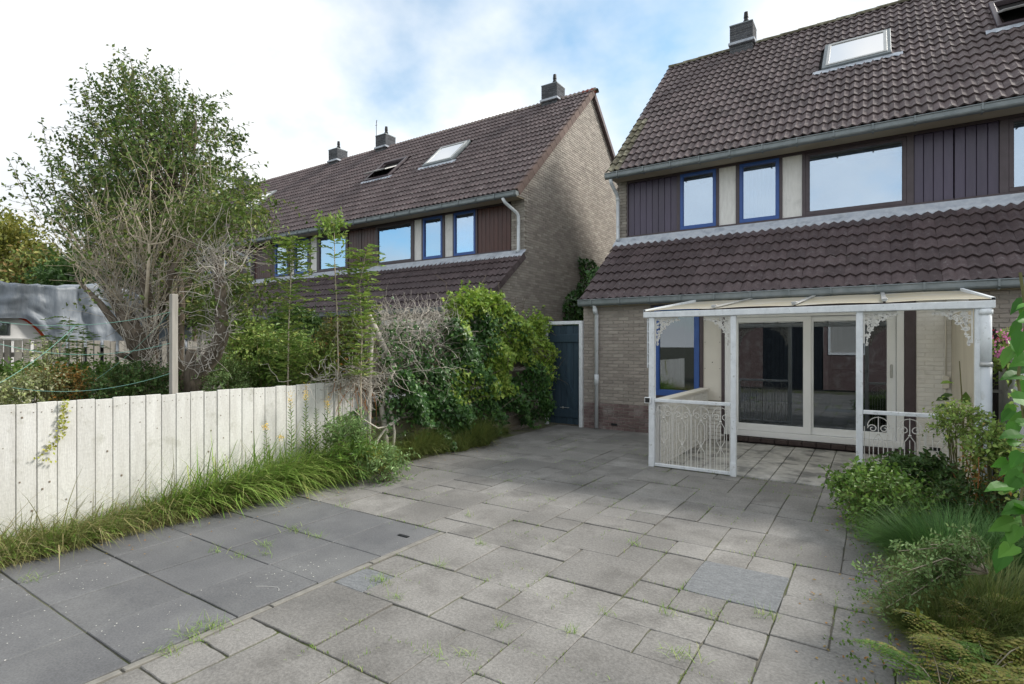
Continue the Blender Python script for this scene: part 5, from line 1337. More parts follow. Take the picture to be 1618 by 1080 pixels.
# feathery sumac, elder-like fronds
def fronds(name, label, cat, base, stems, nf, fl, leaf_l, leaf_w, mat, group=None, r=.008, upf=.35, npin=7, clamp=None, smat=mat_stem):
    """stems: polylines; pinnate fronds along the upper part"""
    root = empty(name, label, cat, tuple(base), group); m = MB()
    P3 = []; D3 = []; N3 = []; Ls = []
    for pl in stems:
        pl = [np.array(p) for p in pl]; m.tube([tuple(p) for p in pl], [r*(1-.7*i/(len(pl)-1)) for i in range(len(pl))], 6)
        seg = len(pl)-1
        for q in range(nf):
            t = 0.25+0.75*(q+rng.random()*.6)/nf; t = min(t, .999); i = int(t*seg); f = t*seg-i; p = pl[i]*(1-f)+pl[i+1]*f
            a = q*2.4+rng.random(); L_ = fl*(1.15-.6*abs(t-.6))*rng.uniform(.7, 1.15)
            dr = np.array((math.cos(a), math.sin(a), upf)); dr /= np.linalg.norm(dr)
            pts = [p+dr*L_*s-np.array((0, 0, .45*L_*s*s)) for s in np.linspace(0, 1, 4)]; Ls.append(pts)
            side = np.cross(dr, (0, 0, 1)); side /= np.linalg.norm(side)
            for s in range(npin):
                s_ = (s+1)/npin; c = p+dr*L_*s_-np.array((0, 0, .45*L_*s_*s_))
                for sg in (-1, 1): P3.append(c); D3.append(side*sg+dr*.55-np.array((0, 0, .15))+rng.normal(size=3)*.12); N3.append((rng.normal()*.2, rng.normal()*.2, 1))
    P3 = np.array(P3); sc = rng.uniform(.75, 1.15, len(P3))
    m.build("stem", smat, root, smooth=True); lines_mesh("leaf_stalks", Ls, .003, .0015, mat_stem, root)
    leaves("foliage", P3, np.array(D3), np.array(N3), leaf_l*sc, leaf_w*sc, mat, root); return root
def stem_px(pts, d): return [at(p[0], p[1], d) for p in pts]
b0 = at(110, 600, 7.0); b0[2] = 0
fronds("sumac", "feathery bright green sumac standing before the slat fence", "shrub", b0, [stem_px([(112, 660), (108, 560), (110, 500)], 7.0), stem_px([(130, 660), (128, 580), (132, 520)], 7.1), stem_px([(95, 660), (92, 570), (88, 530)], 7.1)], 16, .34, .085, .03, lf_mid, "shrubs behind the white fence")
def ssp(label, pts, d, nf=22, fl=.26, mat=lf_light):
    b0 = at(pts[0][0], 700, d); b0[2] = 0
    P_ = [b0]+stem_px(pts, d); fronds("sapling", label, "sapling", b0, [P_], nf, fl*.85, .10, .052, mat, "slim saplings behind the white fence", r=.013, npin=4, upf=.85, smat=mat_twig)
ssp("sapling with dense leaf tiers, left of the other two", [(455, 610), (456, 520), (460, 430), (465, 385)], 6.9, 110, .42)
ssp("tallest slim sapling with a tuft on top, nearly bare below", [(535, 600), (533, 500), (529, 420), (528, 352)], 7.0, 22, .30)
ssp("sapling beside the dead vine tangle", [(570, 600), (572, 520), (568, 450), (578, 400)], 6.9, 95, .34)
b0 = at(528, 362, 7.0); sp_ = np.repeat(b0[None], 30, 0)+rng.normal(size=(30, 3))*.08
p, ld, nn, ln = sprigs(sp_, rdir(30, .8), .2, 8, .3); tag(leaves("leaf_tuft", p, ld, nn, .07, .035, lf_light), "tuft of leaves at the top of the tallest sapling", "leaves")
# golden hop on the slat fence
b0 = np.array((-11.9, 4.2, 1.6)); c = at(150, 540, 12.9)
pp = c+rng.normal(size=(260, 3))*np.array((.05, .28, .13)); tag(leaves("hop_vine", pp, rdir(260, -.3)+np.array((.6, 0, 0)), np.array((1., 0, .3))+rng.normal(size=(260, 3))*.4, .13, .12, lf_yel, kind='ivy'), "yellow-leaved climber hanging over the slat fence", "climber")

# ---- ivy hedge and dead vine tangle
def topz(y):
    return np.interp(y, [5.0, 5.4, 6.3, 6.9, 7.35, 7.8, 8.2, 8.45, 9.2, 9.75], [1.55, 1.75, 1.9, 2.3, 2.5, 2.45, 2.25, 2.0, 2.05, 2.1])
def ivy():
    root = empty("ivy_hedge", "thick ivy hedge over the board fence, up to the blue gate", "hedge", (-5.7, 7.5, 0))
    def surf(n, ylo=5.45, yhi=9.62, zlo=.06, frac=1.0):
        y = rng.uniform(ylo, yhi, n); zt = topz(y); z = zlo+(zt-zlo)*rng.random(n)**.8
        bul = 0.13*np.sin(y*3.1+1)*np.cos(z*3.3)+.10*np.sin(y*7.3+z*5)+.05*np.sin(z*11+y*3)
        x = -5.52+bul*1.2+rng.normal(size=n)*.06
        tp_ = np.clip((z-(zt-.35))/.35, 0, 1); x -= tp_**2*.22*rng.random(n)
        return np.stack([x, y, z], 1)
    def gapmask(p):     # where the boards and dead wood show
        y, z = p[:, 1], p[:, 2]
        g1 = (y < 6.3) & (z < .62+.2*np.sin(y*6)); g2 = (y < 6.4) & (z > 1.25); g3 = ((y-6.3)/.35)**2+((z-1.55)/.18)**2 < 1; g4 = ((y-8.5)/.22)**2+((z-1.15)/.16)**2 < 1
        g5 = (z > 2.02) & (y < 6.75)
        g6 = ((y-8.3)/.5)**2+((z-.2)/.22)**2 < 1
        return ~(g1 | g2 | g3 | g4 | g5 | g6)
    Nf = lambda n: norm(np.array([1.0, -.15, .45])+rng.normal(size=(n, 3))*.45)
    p = surf(24000); p = p[gapmask(p)]
    mask = (np.sin(p[:, 1]*4+1)+np.cos(p[:, 2]*3.5-p[:, 1]*1.3)+rng.normal(size=len(p))*.5 > .15) & (p[:, 2] > .7) | (p[:, 2] > topz(p[:, 1])-.35) & (rng.random(len(p)) < .8)
    mask &= p[:, 1] > 6.6
    for mk, mt, nm in ((mask, lf_ivy_l, "new_leaves"), (~mask, lf_ivy, "old_leaves")):
        q = p[mk]; n = len(q); sc = rng.uniform(.55, 1.15, n); dd = norm(np.array([.35, 0, -.9])+rng.normal(size=(n, 3))*.55)
        leaves(nm, q+np.array((.03 if mt is lf_ivy_l else 0, 0, 0)), dd, Nf(n), .072*sc, .066*sc, mt, root, 'ivy')
    # billowing top
    n = 420; c = np.stack([np.full(n, -5.62), rng.uniform(6.7, 8.05, n), np.zeros(n)], 1); c[:, 2] = topz(c[:, 1])-rng.random(n)*.3; c += rng.normal(size=(n, 3))*np.array((.12, .05, .05))
    a, ld, nn, ln = sprigs(c, norm(np.array((.4, 0, .8))+rng.normal(size=(n, 3))*.6), .16, 6, .4); leaves("top_leaves", a, ld, nn, .06, .05, lf_ivy_l, root, 'ivy')
    n = 160; c = np.stack([np.full(n, -5.6), rng.uniform(8.9, 9.7, n), rng.uniform(1.8, 2.15, n)], 1)+rng.normal(size=(n, 3))*.06
    a, ld, nn, ln = sprigs(c, norm(np.array((.4, 0, .6))+rng.normal(size=(n, 3))*.6), .14, 6, .4); leaves("top_leaves", a, ld, nn, .055, .048, lf_ivy_l, root, 'ivy')
    n = 260; st = surf(n); lines_mesh("woody_stems", wander(st-np.array((.12, 0, 0)), rdir(n, .4), rng.uniform(.3, .8, n), 6, .3), .008, .003, mat_bark, root)
ivy()
def tangle():
    root = empty("dead_vine_tangle", "grey tangle of dead vine stems left of the ivy, rooted at the white fence end", "vine", (-5.65, 5.2, 0))
    n = 560; y = rng.uniform(5.05, 6.75, n); z = np.where(rng.random(n) < .75, rng.normal(1.75, .2, n), rng.uniform(.9, 1.8, n)); z = np.minimum(z, topz(y)+.1)
    st = np.stack([-5.65+rng.normal(size=n)*.13, y, z], 1)
    lines_mesh("dead_stems", wander(st, rdir(n, .1)*np.array((.6, 1, .7)), rng.uniform(.2, .75, n), 8, .38), rng.uniform(.0022, .0055, n), .0013, mat_vine, root)
    n = 210; st = np.stack([-5.62+rng.normal(size=n)*.08, rng.uniform(5.3, 6.7, n), rng.uniform(1.85, 2.1, n)], 1)
    lines_mesh("upright_stems", wander(st, rdir(n, 1.3), rng.uniform(.12, .35, n), 5, .35), .004, .0018, mat_vine, root)
    n = 260; st = np.stack([-5.66+rng.normal(size=n)*.06, rng.normal(4.95, .32, n), rng.normal(1.16, .09, n)], 1)
    lines_mesh("fence_top_stems", wander(st, rdir(n, 0)*np.array((.5, 1, .5)), rng.uniform(.2, .6, n), 7, .42, -.02), .005, .002, mat_vine, root)
    n = 26; st = np.stack([-5.68+rng.normal(size=n)*.03, rng.normal(4.9, .18, n), rng.normal(1.12, .05, n)], 1)
    lines_mesh("hanging_stems", wander(st, rdir(n, -2.5)*np.array((.5, 1, 1)), rng.uniform(.3, .75, n), 7, .3, -.15), .005, .002, mat_redstem, root)
    m = MB()
    X = -5.60
    m.tube([(X, 5.33, 0), (X+.02, 5.30, .45), (X, 5.24, .8), (X+.03, 5.36, 1.1), (X+.05, 5.45, 1.3), (X, 5.30, 1.55), (X, 5.14, 1.8), (X-.03, 5.06, 2.0)], [.045, .04, .035, .03, .028, .05, .05, .03], 8)
    m.tube([(X+.03, 5.42, 0), (X+.05, 5.44, .4), (X+.04, 5.40, .65), (X+.02, 5.28, .85)], [.022, .02, .018, .014], 7)
    m.tube([(X+.05, 5.0, .05), (X+.07, 5.12, .35), (X+.08, 5.3, .52), (X+.10, 5.48, .6)], [.02, .018, .014, .008], 6)
    m.tube([(X+.06, 4.72, .78), (X+.08, 4.9, .62), (X+.09, 5.1, .50), (X+.09, 5.3, .50), (X+.09, 5.5, .58)], [.006, .010, .013, .012, .008], 6)
    m.tube([(X, 5.02, 0), (X-.02, 5.05, .6), (X-.03, 5.08, 1.3), (X-.02, 5.12, 1.9)], [.03, .028, .028, .02], 7)
    m.build("thick_stem", mat_vine, root, smooth=True)
    n = 2600; p = np.stack([-5.56+rng.normal(size=n)*.10, rng.uniform(5.2, 6.9, n), np.zeros(n)], 1); p[:, 2] = np.where(rng.random(n) < .5, rng.normal(1.5, .22, n), rng.normal(.85, .2, n))
    sc = rng.uniform(.5, 1.1, n); leaves("scattered_leaves", p, rdir(n, -.5), norm(np.array((1., -.1, .4))+rng.normal(size=(n, 3))*.5), .06*sc, .055*sc, lf_ivy, root, 'ivy')
    n = 130; p = np.stack([-5.66+rng.normal(size=n)*.03, rng.normal(4.85, .06, n), rng.uniform(.35, .75, n)], 1); leaves("ivy_strand", p, rdir(n, -.5), norm(np.array((1., 0, .4))+rng.normal(size=(n, 3))*.5), .05, .046, lf_ivy, root, 'ivy')
    n = 70; p = np.stack([-5.6+rng.normal(size=n)*.05, rng.uniform(4.5, 6.4, n), rng.uniform(1.0, 1.7, n)], 1); leaves("red_leaves", p, rdir(n), rdir(n, .5), .045, .025, lf_orange, root)
tangle()
# ivy on the brick gable in the passage
def gable_ivy():
    n = 2600; z = rng.uniform(1.6, 4.1, n); y = rng.uniform(13.1, 15.4, n); w_ = 0.35+0.75*np.clip((3.6-z)/2, 0, 1)+.2*np.sin(z*5)
    ok = np.abs(y-14.3-0.3*np.sin(z*2)) < w_; p = np.stack([-7.05+rng.normal(size=n)*.05, y, z], 1)[ok]; n = len(p); sc = rng.uniform(.7, 1.3, n)
    tag(leaves("wall_ivy", p, rdir(n, -.6), norm(np.array((1., -.2, .3))+rng.normal(size=(n, 3))*.4), .10*sc, .09*sc, lf_ivy, kind='ivy'), "dark ivy climbing the shaded corner of the brick gable", "ivy")
    n = 1300; p = np.stack([rng.normal(-5.12, .12, n), 11.2+rng.normal(size=n)*.12, rng.uniform(2.0, 3.3, n)], 1); sc = rng.uniform(.6, 1.2, n)
    tag(leaves("corner_ivy", p, rdir(n, -.6), norm(np.array((0, -1., .3))+rng.normal(size=(n, 3))*.5), .075*sc, .07*sc, lf_ivy, kind='ivy'), "ivy showing beside the near house corner above the gate", "ivy")
gable_ivy()

# ---- long grass along the white fence
def fence_grass():
    n = 5200; y = rng.uniform(1.2, 4.75, n)+0*rng.random(n); clump = .5+.5*np.sin(y*4.3+1.0)+.3*np.sin(y*11)
    x = -5.72+rng.random(n)**1.2*(.33+.10*np.clip(clump, 0, 1)); near = np.clip((y-1.9)/1.0, .35, 1)
    P_ = np.stack([x, y, np.zeros(n)], 1); H = np.stack([rng.normal(.8, .5, n), rng.normal(.5, .65, n)], 1); ln = rng.uniform(.45, .98, n)*near
    tag(blades("long_grass", P_, H, ln, rng.uniform(.009, .019, n), lf_grass, droop=rng.uniform(.5, .95, n)), "long green grass flopping over the patio along the white fence", kind='stuff')
    n = 9000; y = rng.uniform(.4, 4.9, n); x = -5.72+rng.random(n)*.52; P_ = np.stack([x, y, np.zeros(n)], 1); H = rng.normal(size=(n, 2))*.8+np.array((.3, .2))
    tag(blades("dry_grass", P_, H, rng.uniform(.10, .34, n)*np.clip(1.4-.15*y, .6, 1.2), rng.uniform(.003, .006, n), lf_grass_d), "matted brownish grass at the foot of the white fence", kind='stuff')
    n = 900; P_ = np.stack([-5.7+rng.random(n)*.42, rng.uniform(1.2, 4.8, n), np.zeros(n)], 1); H = rng.normal(size=(n, 2))*.55+np.array((.7, .4))
    tag(blades("dead_blades", P_, H, rng.uniform(.3, .9, n), rng.uniform(.004, .010, n), lf_grass_d, droop=rng.uniform(.5, 1.0, n)), "straw-coloured dead blades mixed into the long grass", kind='stuff')
    n = 26; P_ = np.stack([rng.uniform(-5.6, -5.3, n), rng.uniform(1.6, 4.2, n), np.zeros(n)], 1); H = rng.normal(size=(n, 2))*.3+np.array((.3, .3))
    tag(blades("grass_stalk", P_, H, rng.uniform(.6, .95, n), .004, lf_grass_d, droop=.5), "thin straw-coloured stalks standing above the grass", kind='stuff')
    # olive horsetail bank below the ivy
    n = 15000; y = rng.uniform(4.75, 8.3, n); bulge = .30+.16*np.sin(y*3)+.08*np.sin(y*9); bulge = bulge*np.clip((8.6-y)/1.2, .3, 1); x = -5.75+rng.random(n)*(bulge+.12)
    P_ = np.stack([x, y, np.zeros(n)], 1); H = rng.normal(size=(n, 2))*.5+np.array((.3, -.1)); hh = (.42+.16*np.sin(y*5+x*4))*np.clip((8.8-y)/1.5, .45, 1)
    tag(blades("horsetail_bank", P_, H, hh*rng.uniform(.6, 1.3, n), rng.uniform(.004, .007, n), lf_horse_b), "fine olive horsetail growing below the ivy hedge", kind='stuff')
fence_grass()
def herb(label, x, y, h, tilt, flower, nl=60, mat=lf_mid, gname="goldenrod"):
    root = empty(gname, label, "plant", (x, y, 0), "flowering weeds at the white fence")
    top = np.array((x+tilt[0], y+tilt[1], h)); m = MB(); pts = [(x, y, 0), tuple((np.array((x, y, 0))+top)/2+np.array((.01, 0, 0))), tuple(top)]; m.tube(pts, [.005, .004, .002], 5); m.build("stem", mat_stem, root)
    P3 = []; D3 = []
    for k in range(nl):
        t = .2+.78*k/nl; a = k*2.4; P3.append(np.array((x, y, 0))*(1-t)+top*t); D3.append((math.cos(a), math.sin(a), .75))
    sc = np.linspace(1.2, .5, nl); leaves("foliage", P3, D3, rdir(nl, .3)+np.array((0, 0, .6)), .085*sc, .018*sc, mat, root)
    if flower:
        n = 90; c = top+rng.normal(size=(n, 3))*np.array((.018, .018, .05)); leaves("flower_head", c, rdir(n, .6), rdir(n), .014, .008, mt_flower if flower == 'y' else mt_tan, root)
for i, (px, py, hh, fl, lb) in enumerate([(431, 640, .98, 'y', "goldenrod with yellow tip, left of the tall weeds at the fence"), (446, 635, 1.02, 'y', "tallest goldenrod with a slim yellow tip against the fence"), (459, 650, .86, None, "leafy goldenrod stalk without flower, third of the tall weeds"), (472, 650, .9, 'y', "goldenrod with a nodding tip, rightmost of the tall weeds"), (453, 655, .7, None, "shorter goldenrod stalk between the tall weeds")]):
    yv = 3.82+(px-431)*.0108; herb(lb, -5.52, yv, hh, (rng.normal()*.02, rng.normal()*.03), fl)
herb("low plant with one orange-yellow flower at the fence", -5.5, 3.52, .70, (0, -.03), None, 30)
c = np.array((-5.5, 3.49, .72)); tag(leaves("yellow_flower", c+rng.normal(size=(40, 3))*.018, rdir(40, .5), rdir(40), .020, .011, mt_flower), "orange-yellow flower head against the white planks, the higher one", "flower")
c = np.array((-5.48, 3.66, .58)); tag(leaves("yellow_flower", c+rng.normal(size=(40, 3))*.016, rdir(40, .5), rdir(40), .018, .010, mt_flower), "small yellow flower lower down beside the grass", "flower")
sh("green weedy herb clump at the end of the white fence", 560, 722, 6.45, 26, 11, 120, 8, lf_mid, .07, .018, name="herb_clump", cat="plant", grp="herb clumps at the patio edge", low=.05)
sh("pale grey-green herb spilling onto the patio", 607, 735, 6.5, 26, 10, 90, 9, lf_grey, .065, .022, name="herb_clump", cat="plant", grp="herb clumps at the patio edge", low=.03)
sh("leafy herb standing under the hanging dead stems", 545, 690, 6.6, 26, 26, 130, 9, lf_grey, .07, .016, name="herb_clump", cat="plant", grp="herb clumps at the patio edge", up=1.2)
c = at(592, 722, 6.35); n = 160; tag(leaves("gold_seed_head", c+rng.normal(size=(n, 3))*np.array((.05, .05, .05)), rdir(n), rdir(n), .025, .012, lf_yel), "golden drooping seed head at the patio edge", "flower")
# creeper hanging over the white fence
n = 95; t = rng.random(n); p = np.stack([-5.725+rng.random(n)*.02, 1.80-.09*t**2*1.6+rng.normal(size=n)*.012*(1+2*t), 1.14-.50*t], 1)
tag(leaves("creeper", p, rdir(n, -.8), norm(np.array((1., 0, .3))+rng.normal(size=(n, 3))*.5), .030, .02, lf_yel), "small yellowish creeper hanging down the white planks", "creeper")

# ---- weeds in the joints
def joints():
    P_ = []; 
    tufts = [(466, 838, 26, .07), (500, 848, 14, .05), (380, 880, 12, .05), (330, 990, 34, .06), (300, 1005, 26, .05), (265, 1030, 22, .05), (603, 918, 26, .06), (420, 875, 10, .04), (700, 895, 12, .04), (760, 860, 14, .04), (690, 1035, 12, .05), (735, 1035, 8, .04), (625, 945, 10, .03), (790, 990, 10, .03), (1210, 975, 16, .04), (1080, 1035, 22, .06), (1060, 970, 10, .04), (1120, 970, 10, .04), (960, 970, 8, .03), (50, 915, 14, .06), (345, 870, 12, .05), (540, 800, 10, .05), (1000, 860, 10, .03), (870, 790, 8, .03), (420, 862, 16, .05), (740, 815, 8, .03), (905, 1000, 10, .03)]
    for (x, y, n, s) in tufts:
        c = at(x, y, FPX*CAM_H/(y-HYP)); c[2] = -.005
        for _ in range(n*2): P_.append((c+np.array((rng.normal()*s, rng.normal()*s*.5, 0)), .04+rng.random()*.07))
    for _ in range(9000):   # along the joints
        if rng.random() < .5: i = rng.integers(-8, 10); x = X0+i*MX+rng.normal()*.006; y = rng.uniform(.6, 8.5)
        else: j = rng.integers(-4, 24); y = Y0+j*MY+rng.normal()*.006; x = rng.uniform(-4.8, .3)
        if x < -3.06 and y < 3.5: continue
        if x > -2.5 and y > 7.05: continue
        if math.sin(x*5.1+y*3.7)+math.sin(x*2.3-y*6.1) < .25: continue
        P_.append((np.array((x, y, -.006)), (.012+.04*rng.random()**2.5)))
    A = np.array([p for p, h in P_]); hh = np.array([h for p, h in P_])
    H = rng.normal(size=(len(A), 2))*.7
    tag(blades("joint_weeds", A, H, hh, .0032, lf_grass), "short grass and weeds sprouting from the slab joints", kind='stuff')
    n = 500; x = rng.uniform(-5.2, -4.6, n); y = rng.uniform(1.5, 7.5, n); p = np.stack([x-.25*(y > 4), y, np.full(n, .004)], 1)
    tag(leaves("fallen_leaves", p[:160], rdir(160)*np.array((1, 1, .1)), rdir(160, 3), .018, .012, lf_orange), "small fallen brown leaves near the grass edge", kind='stuff')
joints()

# ---- right-hand bed
RG = "plants of the right-hand bed"
kr = lambda p: p[:, 0] < 1.09
sh("spreading green shrub in front of the right porch railing", 1380, 775, 5.0, 52, 27, 360, 8, lf_mid, .052, .032, grp=RG, sl=.17, low=.05, clamp=kr, kind='leaf')
sh("darker shrub touching the railing's right half", 1450, 748, 5.2, 42, 16, 180, 8, lf_dark, .055, .036, grp=RG, sl=.15, low=.05, clamp=kr, kind='leaf')
sh("pale green tall shrub in front of the white rain pipe", 1518, 668, 5.0, 30, 20, 150, 9, lf_light, .036, .021, grp=RG, sl=.15, clamp=kr)
sh("yellowish shrub leaning on the right fence", 1566, 708, 4.5, 20, 26, 120, 9, lf_light, .042, .025, grp=RG, sl=.14, clamp=kr)
sh("low green undergrowth at the bed's front edge", 1400, 800, 4.6, 48, 26, 300, 9, lf_mid, .04, .024, grp=RG, low=.03, clamp=kr)
sh("dark undergrowth filling the middle of the bed", 1540, 800, 4.6, 60, 24, 260, 9, lf_dark, .045, .026, grp=RG, low=.05, clamp=kr)
def red_stems():
    c = at(1548, 760, 4.6); root = empty("withered_stems", "orange-brown withered stalks in the right-hand bed", "plant", (c[0], c[1], 0), RG)
    st = np.stack([c[0]+rng.normal(size=9)*.05, c[1]+rng.normal(size=9)*.05, np.full(9, .05)], 1); lines_mesh("stalk", wander(st, rdir(9, 3), .75, 6, .12), .007, .004, mat_redstem, root)
    n = 160; p = c+rng.normal(size=(n, 3))*np.array((.07, .07, .18)); leaves("withered_leaves", p, rdir(n, -.6), rdir(n), .05, .028, lf_orange, root)
red_stems()
def broad_sapling():
    d = 6.0; b0 = at(1522, 740, d); b0[2] = 0
    root = empty("broad_leaved_sapling", "broad-leaved dark green sapling before the painted brick wall", "sapling", tuple(b0), RG)
    m = MB(); m.tube([tuple(b0), tuple(at(1522, 660, d)), tuple(at(1518, 600, d)), tuple(at(1516, 570, d))], [.012, .010, .006, .004], 6); m.build("stem", mat_stem, root)
    for (x, y, a) in ((1505, 622, 200), (1535, 622, -20), (1500, 640, 190), (1545, 640, -30), (1515, 650, 250), (1530, 655, -60), (1505, 662, 210), (1548, 662, -10), (1495, 655, 185), (1520, 675, 260), (1540, 680, -40), (1510, 690, 200), (1500, 630, 170), (1538, 610, 20), (1508, 605, 160), (1552, 650, 0), (1526, 640, 90), (1560, 672, -10)):
        c = at(x, y, d+rng.normal()*.12); a_ = R(a); D = np.array([(math.cos(a_)*CA, math.cos(a_)*SA, math.sin(a_)*.6-.2)])
        leaves("leaf", [c], D, np.array([(0.2*rng.normal(), -.5, .9)]), .15, .10, lf_dark if rng.random() < .4 else lf_mid, root, 'leaf')
broad_sapling()
def horsetails():
    for k, (px, py, d, r_, n, h, lb) in enumerate([(1510, 835, 3.9, .30, 5200, .42, "rounded mound of fine dark green horsetail"), (1570, 900, 3.2, .26, 3600, .36, "horsetail mound nearer the right edge"), (1440, 800, 4.4, .2, 1800, .22, "thin low horsetail patch by the patio edge"), (1500, 930, 3.0, .22, 2600, .25, "low horsetail between shrub branch and ferns"), (1590, 800, 4.1, .25, 2600, .4, "horsetail clump against the right fence")]):
        c = at(px, py, d); c = np.array((min(c[0], .95), c[1], 0)); a = rng.uniform(0, 2*math.pi, n); rr = r_*np.sqrt(rng.random(n)); P_ = np.stack([c[0]+rr*np.cos(a), c[1]+rr*np.sin(a), np.zeros(n)], 1)
        H = np.stack([np.cos(a), np.sin(a)], 1)*(rr/r_)[:, None]*1.0+rng.normal(size=(n, 2))*.25
        ok = P_[:, 0] < 1.08
        o = blades("horsetail", P_[ok], H[ok], h*rng.uniform(.7, 1.35, ok.sum()), .0055, lf_horse if k % 2 == 0 else lf_horse_b, droop=.7); tag(o, lb, "plant", RG)
    n = 5000; x = rng.uniform(.05, 1.08, n); y = rng.uniform(1.6, 7.0, n); ok = x > .12+.25*np.sin(y*2.2)*.4; P_ = np.stack([x, y, np.zeros(n)], 1)[ok]
    tag(blades("bed_undergrowth", P_, rng.normal(size=(len(P_), 2))*.7, rng.uniform(.05, .19, len(P_)), .006, lf_horse_b), "weedy green undergrowth covering the right-hand bed", kind='stuff')
horsetails()
n = 420; p = np.stack([rng.normal(.1, .22, n), rng.uniform(2.2, 6.8, n), np.full(n, .006)], 1)
tag(leaves("leaf_litter", p, rdir(n)*np.array((1, 1, .12)), rdir(n, 3), rng.uniform(.012, .032, n), .014, lf_orange), "brown leaf litter along the edge of the right-hand bed", kind='stuff')
n = 260; p = np.stack([rng.uniform(-.15, .35, n), rng.uniform(2.6, 6.6, n), np.full(n, .02)], 1); a, ld, nn, ln = sprigs(p, rdir(n, .5), rng.uniform(.05, .16, n), 6, .4)
tag(leaves("bed_edge_weeds", a, ld, nn, .024, .014, lf_mid), "small-leaved weeds creeping from the bed onto the slabs", kind='stuff')
def branch_plant():
    c = at(1560, 905, 3.0); root = empty("arching_branches", "small-leaved pale green branches arching onto the patio", "shrub", (c[0], c[1], 0), RG)
    ends = [(1365, 905), (1372, 945), (1400, 960), (1425, 905), (1440, 940), (1420, 870), (1470, 860), (1500, 870), (1455, 900), (1390, 925), (1520, 845)]
    P1 = np.repeat(c[None], len(ends), 0); P2 = np.array([at(e[0], e[1], 2.95+rng.normal()*.08) for e in ends]); Mi = (P1+P2)/2+np.array((0, 0, .08))
    Ls = np.stack([P1, Mi, P2], 1); lines_mesh("branch", Ls, .007, .003, mat_twig, root)
    A = []
    for a, m_, b_ in zip(P1, Mi, P2):
        for t in np.linspace(.3, 1, 14): A.append((1-t)**2*a+2*t*(1-t)*m_+t*t*b_)
    A = np.array(A); A = np.repeat(A, 3, 0)+rng.normal(size=(len(A)*3, 3))*.018
    p, ld, nn, ln = sprigs(A, rdir(len(A), .3), .06, 5, .3); sc = rng.uniform(.6, 1.2, len(p)); leaves("foliage", p, ld, nn, .028*sc, .014*sc, lf_grey, root, 'leaf'); lines_mesh("twigs", ln, .002, .001, mat_stem, root)
    leaves("yellow_leaf", [at(1448, 958, 2.8)], [(.1, 0, -1)], [(1., -1, 0)], .06, .026, lf_yel, root, 'leaf')
branch_plant()
def fern_frond(root, base, direction, L_, mat):
    D = np.array((direction[0], direction[1], 0.)); D /= np.linalg.norm(D); S_ = np.array((-D[1], D[0], 0))
    e0 = direction[2]; n = 16; wv_ = rng.normal()*.12; P3 = []; D3 = []; l = []; sp = []
    for i in range(n+1):
        t = i/n; p = base+D*L_*(t*.95)+S_*wv_*L_*t*t+np.array((0, 0, L_*(e0*t-.75*t*t))); sp.append(p)
        if i > 1:
            for sg in (-1, 1):
                if rng.random() < .06: continue
                P3.append(p); D3.append(S_*sg+D*.5+np.array((0, 0, -.12))+rng.normal(size=3)*.10); l.append((L_*.27*math.sin(math.pi*min(1, .12+t*.86))**.8+.008)*rng.uniform(.8, 1.12))
    P3 = np.array(P3); D3 = norm(np.array(D3)); l = np.array(l); m_ = len(P3)
    # each pinna: a row of small leaflets
    Q = []; E = []; W = []
    for k in range(6):
        f = (k+.3)/6; c = P3+D3*(l*f)[:, None]-np.array((0, 0, 1))*(l*f*f*.25)[:, None]
        sd_ = np.cross(D3, (0, 0, 1.0))
        for sg in (-1, 1): Q.append(c); E.append(sd_*sg+D3*.6); W.append(l*.30*(1-f*.65))
    Q = np.concatenate(Q); E = np.concatenate(E); W = np.concatenate(W)
    leaves("frond", Q, E, np.tile(np.array((0, 0, 1.)), (len(Q), 1))+rng.normal(size=(len(Q), 3))*.12, W*rng.uniform(.8, 1.2, len(W)), W*.62, mat, root)
    return sp
def ferns():
    k = 0
    for (px, py, d, n, L_, lb, ms) in [(1560, 1010, 2.6, 14, .36, "golden-brown fern in the photo's bottom right corner", (lf_fern,)), (1490, 1075, 2.45, 9, .36, "green and gold fern at the bottom edge", (lf_fern, lf_mid)), (1590, 930, 2.85, 11, .34, "brown-tipped fern behind the nearest one", (lf_fern, lf_red)), (1620, 1060, 2.25, 10, .32, "large fern cut by the right edge", (lf_fern, lf_mid)), (1560, 870, 3.3, 7, .34, "yellowing fern before the horsetail mound", (lf_yel, lf_fern))]:
        c = at(px, py, d); base = np.array((min(c[0], .95), c[1], .04)); root = empty("fern", lb, "fern", tuple(base), RG); Ls = []
        for q in range(n):
            a = q*2*math.pi/n+rng.random()*.5; e0 = rng.uniform(.75, 1.25); Lq = L_*rng.uniform(.8, 1.15)
            if base[0]+math.cos(a)*Lq > 1.08: Lq = max(.12, 1.08-base[0])
            sp = fern_frond(root, base, (math.cos(a), math.sin(a), e0), Lq, ms[q % len(ms)]); Ls.append([sp[0], sp[5], sp[11], sp[16]])
        lines_mesh("frond_rib", Ls, .004, .0015, mat_twig, root)
ferns()
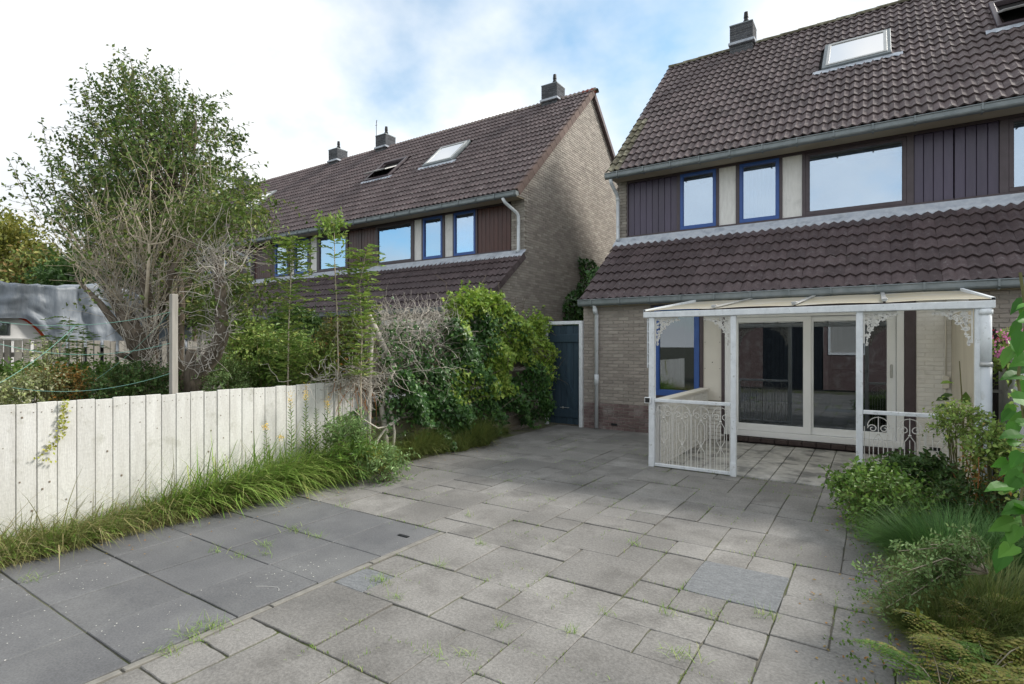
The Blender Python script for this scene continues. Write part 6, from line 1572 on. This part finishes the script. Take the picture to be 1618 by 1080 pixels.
def climber():
    root = empty("big_leaved_climber", "climber with large glossy leaves on the right fence, nearest the camera", "climber", (1.0, 2.4, 0))
    m = MB(); st = [(1635, 900), (1612, 800), (1625, 700), (1608, 600), (1622, 500), (1612, 430)]
    m.tube([tuple(at(*p, 2.35)) for p in st], .006, 6); m.build("stem", mat_stem, root)
    lr = random.Random(5)
    for k in range(46):
        y = 470+k*9+lr.uniform(-8, 8); x = lr.uniform(1596, 1634)-(8 if 640 < y < 880 else 0); l = lr.uniform(.05, .105)
        a_ = R(lr.choice((190, 205, 225, 160, 250, 175, 330, 20))+lr.uniform(-20, 20)); c = at(x, y, 2.35+lr.uniform(-.12, .14)); D = [(math.cos(a_)*CA, math.cos(a_)*SA-.25*lr.random(), math.sin(a_)*.8+lr.uniform(-.3, .2))]
        leaves("leaf", [c], D, [(lr.gauss(0, .4), -.6+lr.gauss(0, .35), .7+lr.gauss(0, .2))], l, l*lr.uniform(.62, .82), lf_big, root, 'big')
    n = 160; p = np.array([at(1606+rng.normal()*8, rng.uniform(540, 860), 2.5+rng.random()*.3) for _ in range(n)]); sc = rng.uniform(.5, 1.2, n); leaves("small_leaves", p, rdir(n), rdir(n, .5)+np.array((0, -.6, 0)), .03*sc, .02*sc, lf_light, root, 'leaf')
climber()
def pinks():
    c = at(1600, 548, 5.6); root = empty("pink_flowers", "pink clustered blooms with green leaves on top of the right fence", "flowers", (c[0], c[1], 0))
    n = 420; p = np.array([at(1598+rng.normal()*14, 565+rng.normal()*16, 5.7+rng.normal()*.15) for _ in range(n)]); p2, ld, nn, ln = sprigs(p[:150], rdir(150, .5), .12, 6, .3); leaves("foliage", p2, ld, nn, .05, .03, lf_light, root, 'leaf'); lines_mesh("stem", ln, .003, .0015, mat_stem, root)
    for (x, y, r_) in ((1588, 535, .045), (1612, 525, .045), (1604, 545, .05), (1580, 558, .03), (1614, 552, .045)):
        n = 60; c = at(x, y, 5.5)+rng.normal(size=(n, 3))*r_*.7; leaves("bloom", c, rdir(n, .3), rdir(n), .03, .024, mt_pink, root)
    c = at(1578, 530, 5.6)+rng.normal(size=(30, 3))*.03; leaves("dark_bloom", c, rdir(30), rdir(30), .03, .02, mt_berry, root)
pinks()
# shaded weeds along the porch edge
n = 260; p = np.stack([rng.uniform(-2.45, .8, n), 7.06+rng.normal(size=n)*.012, np.zeros(n)], 1)
tag(blades("edge_weeds", p, rng.normal(size=(n, 2))*.6, rng.uniform(.015, .05, n), .004, lf_horse_b), "tiny weeds along the front edge of the porch floor", kind='stuff')
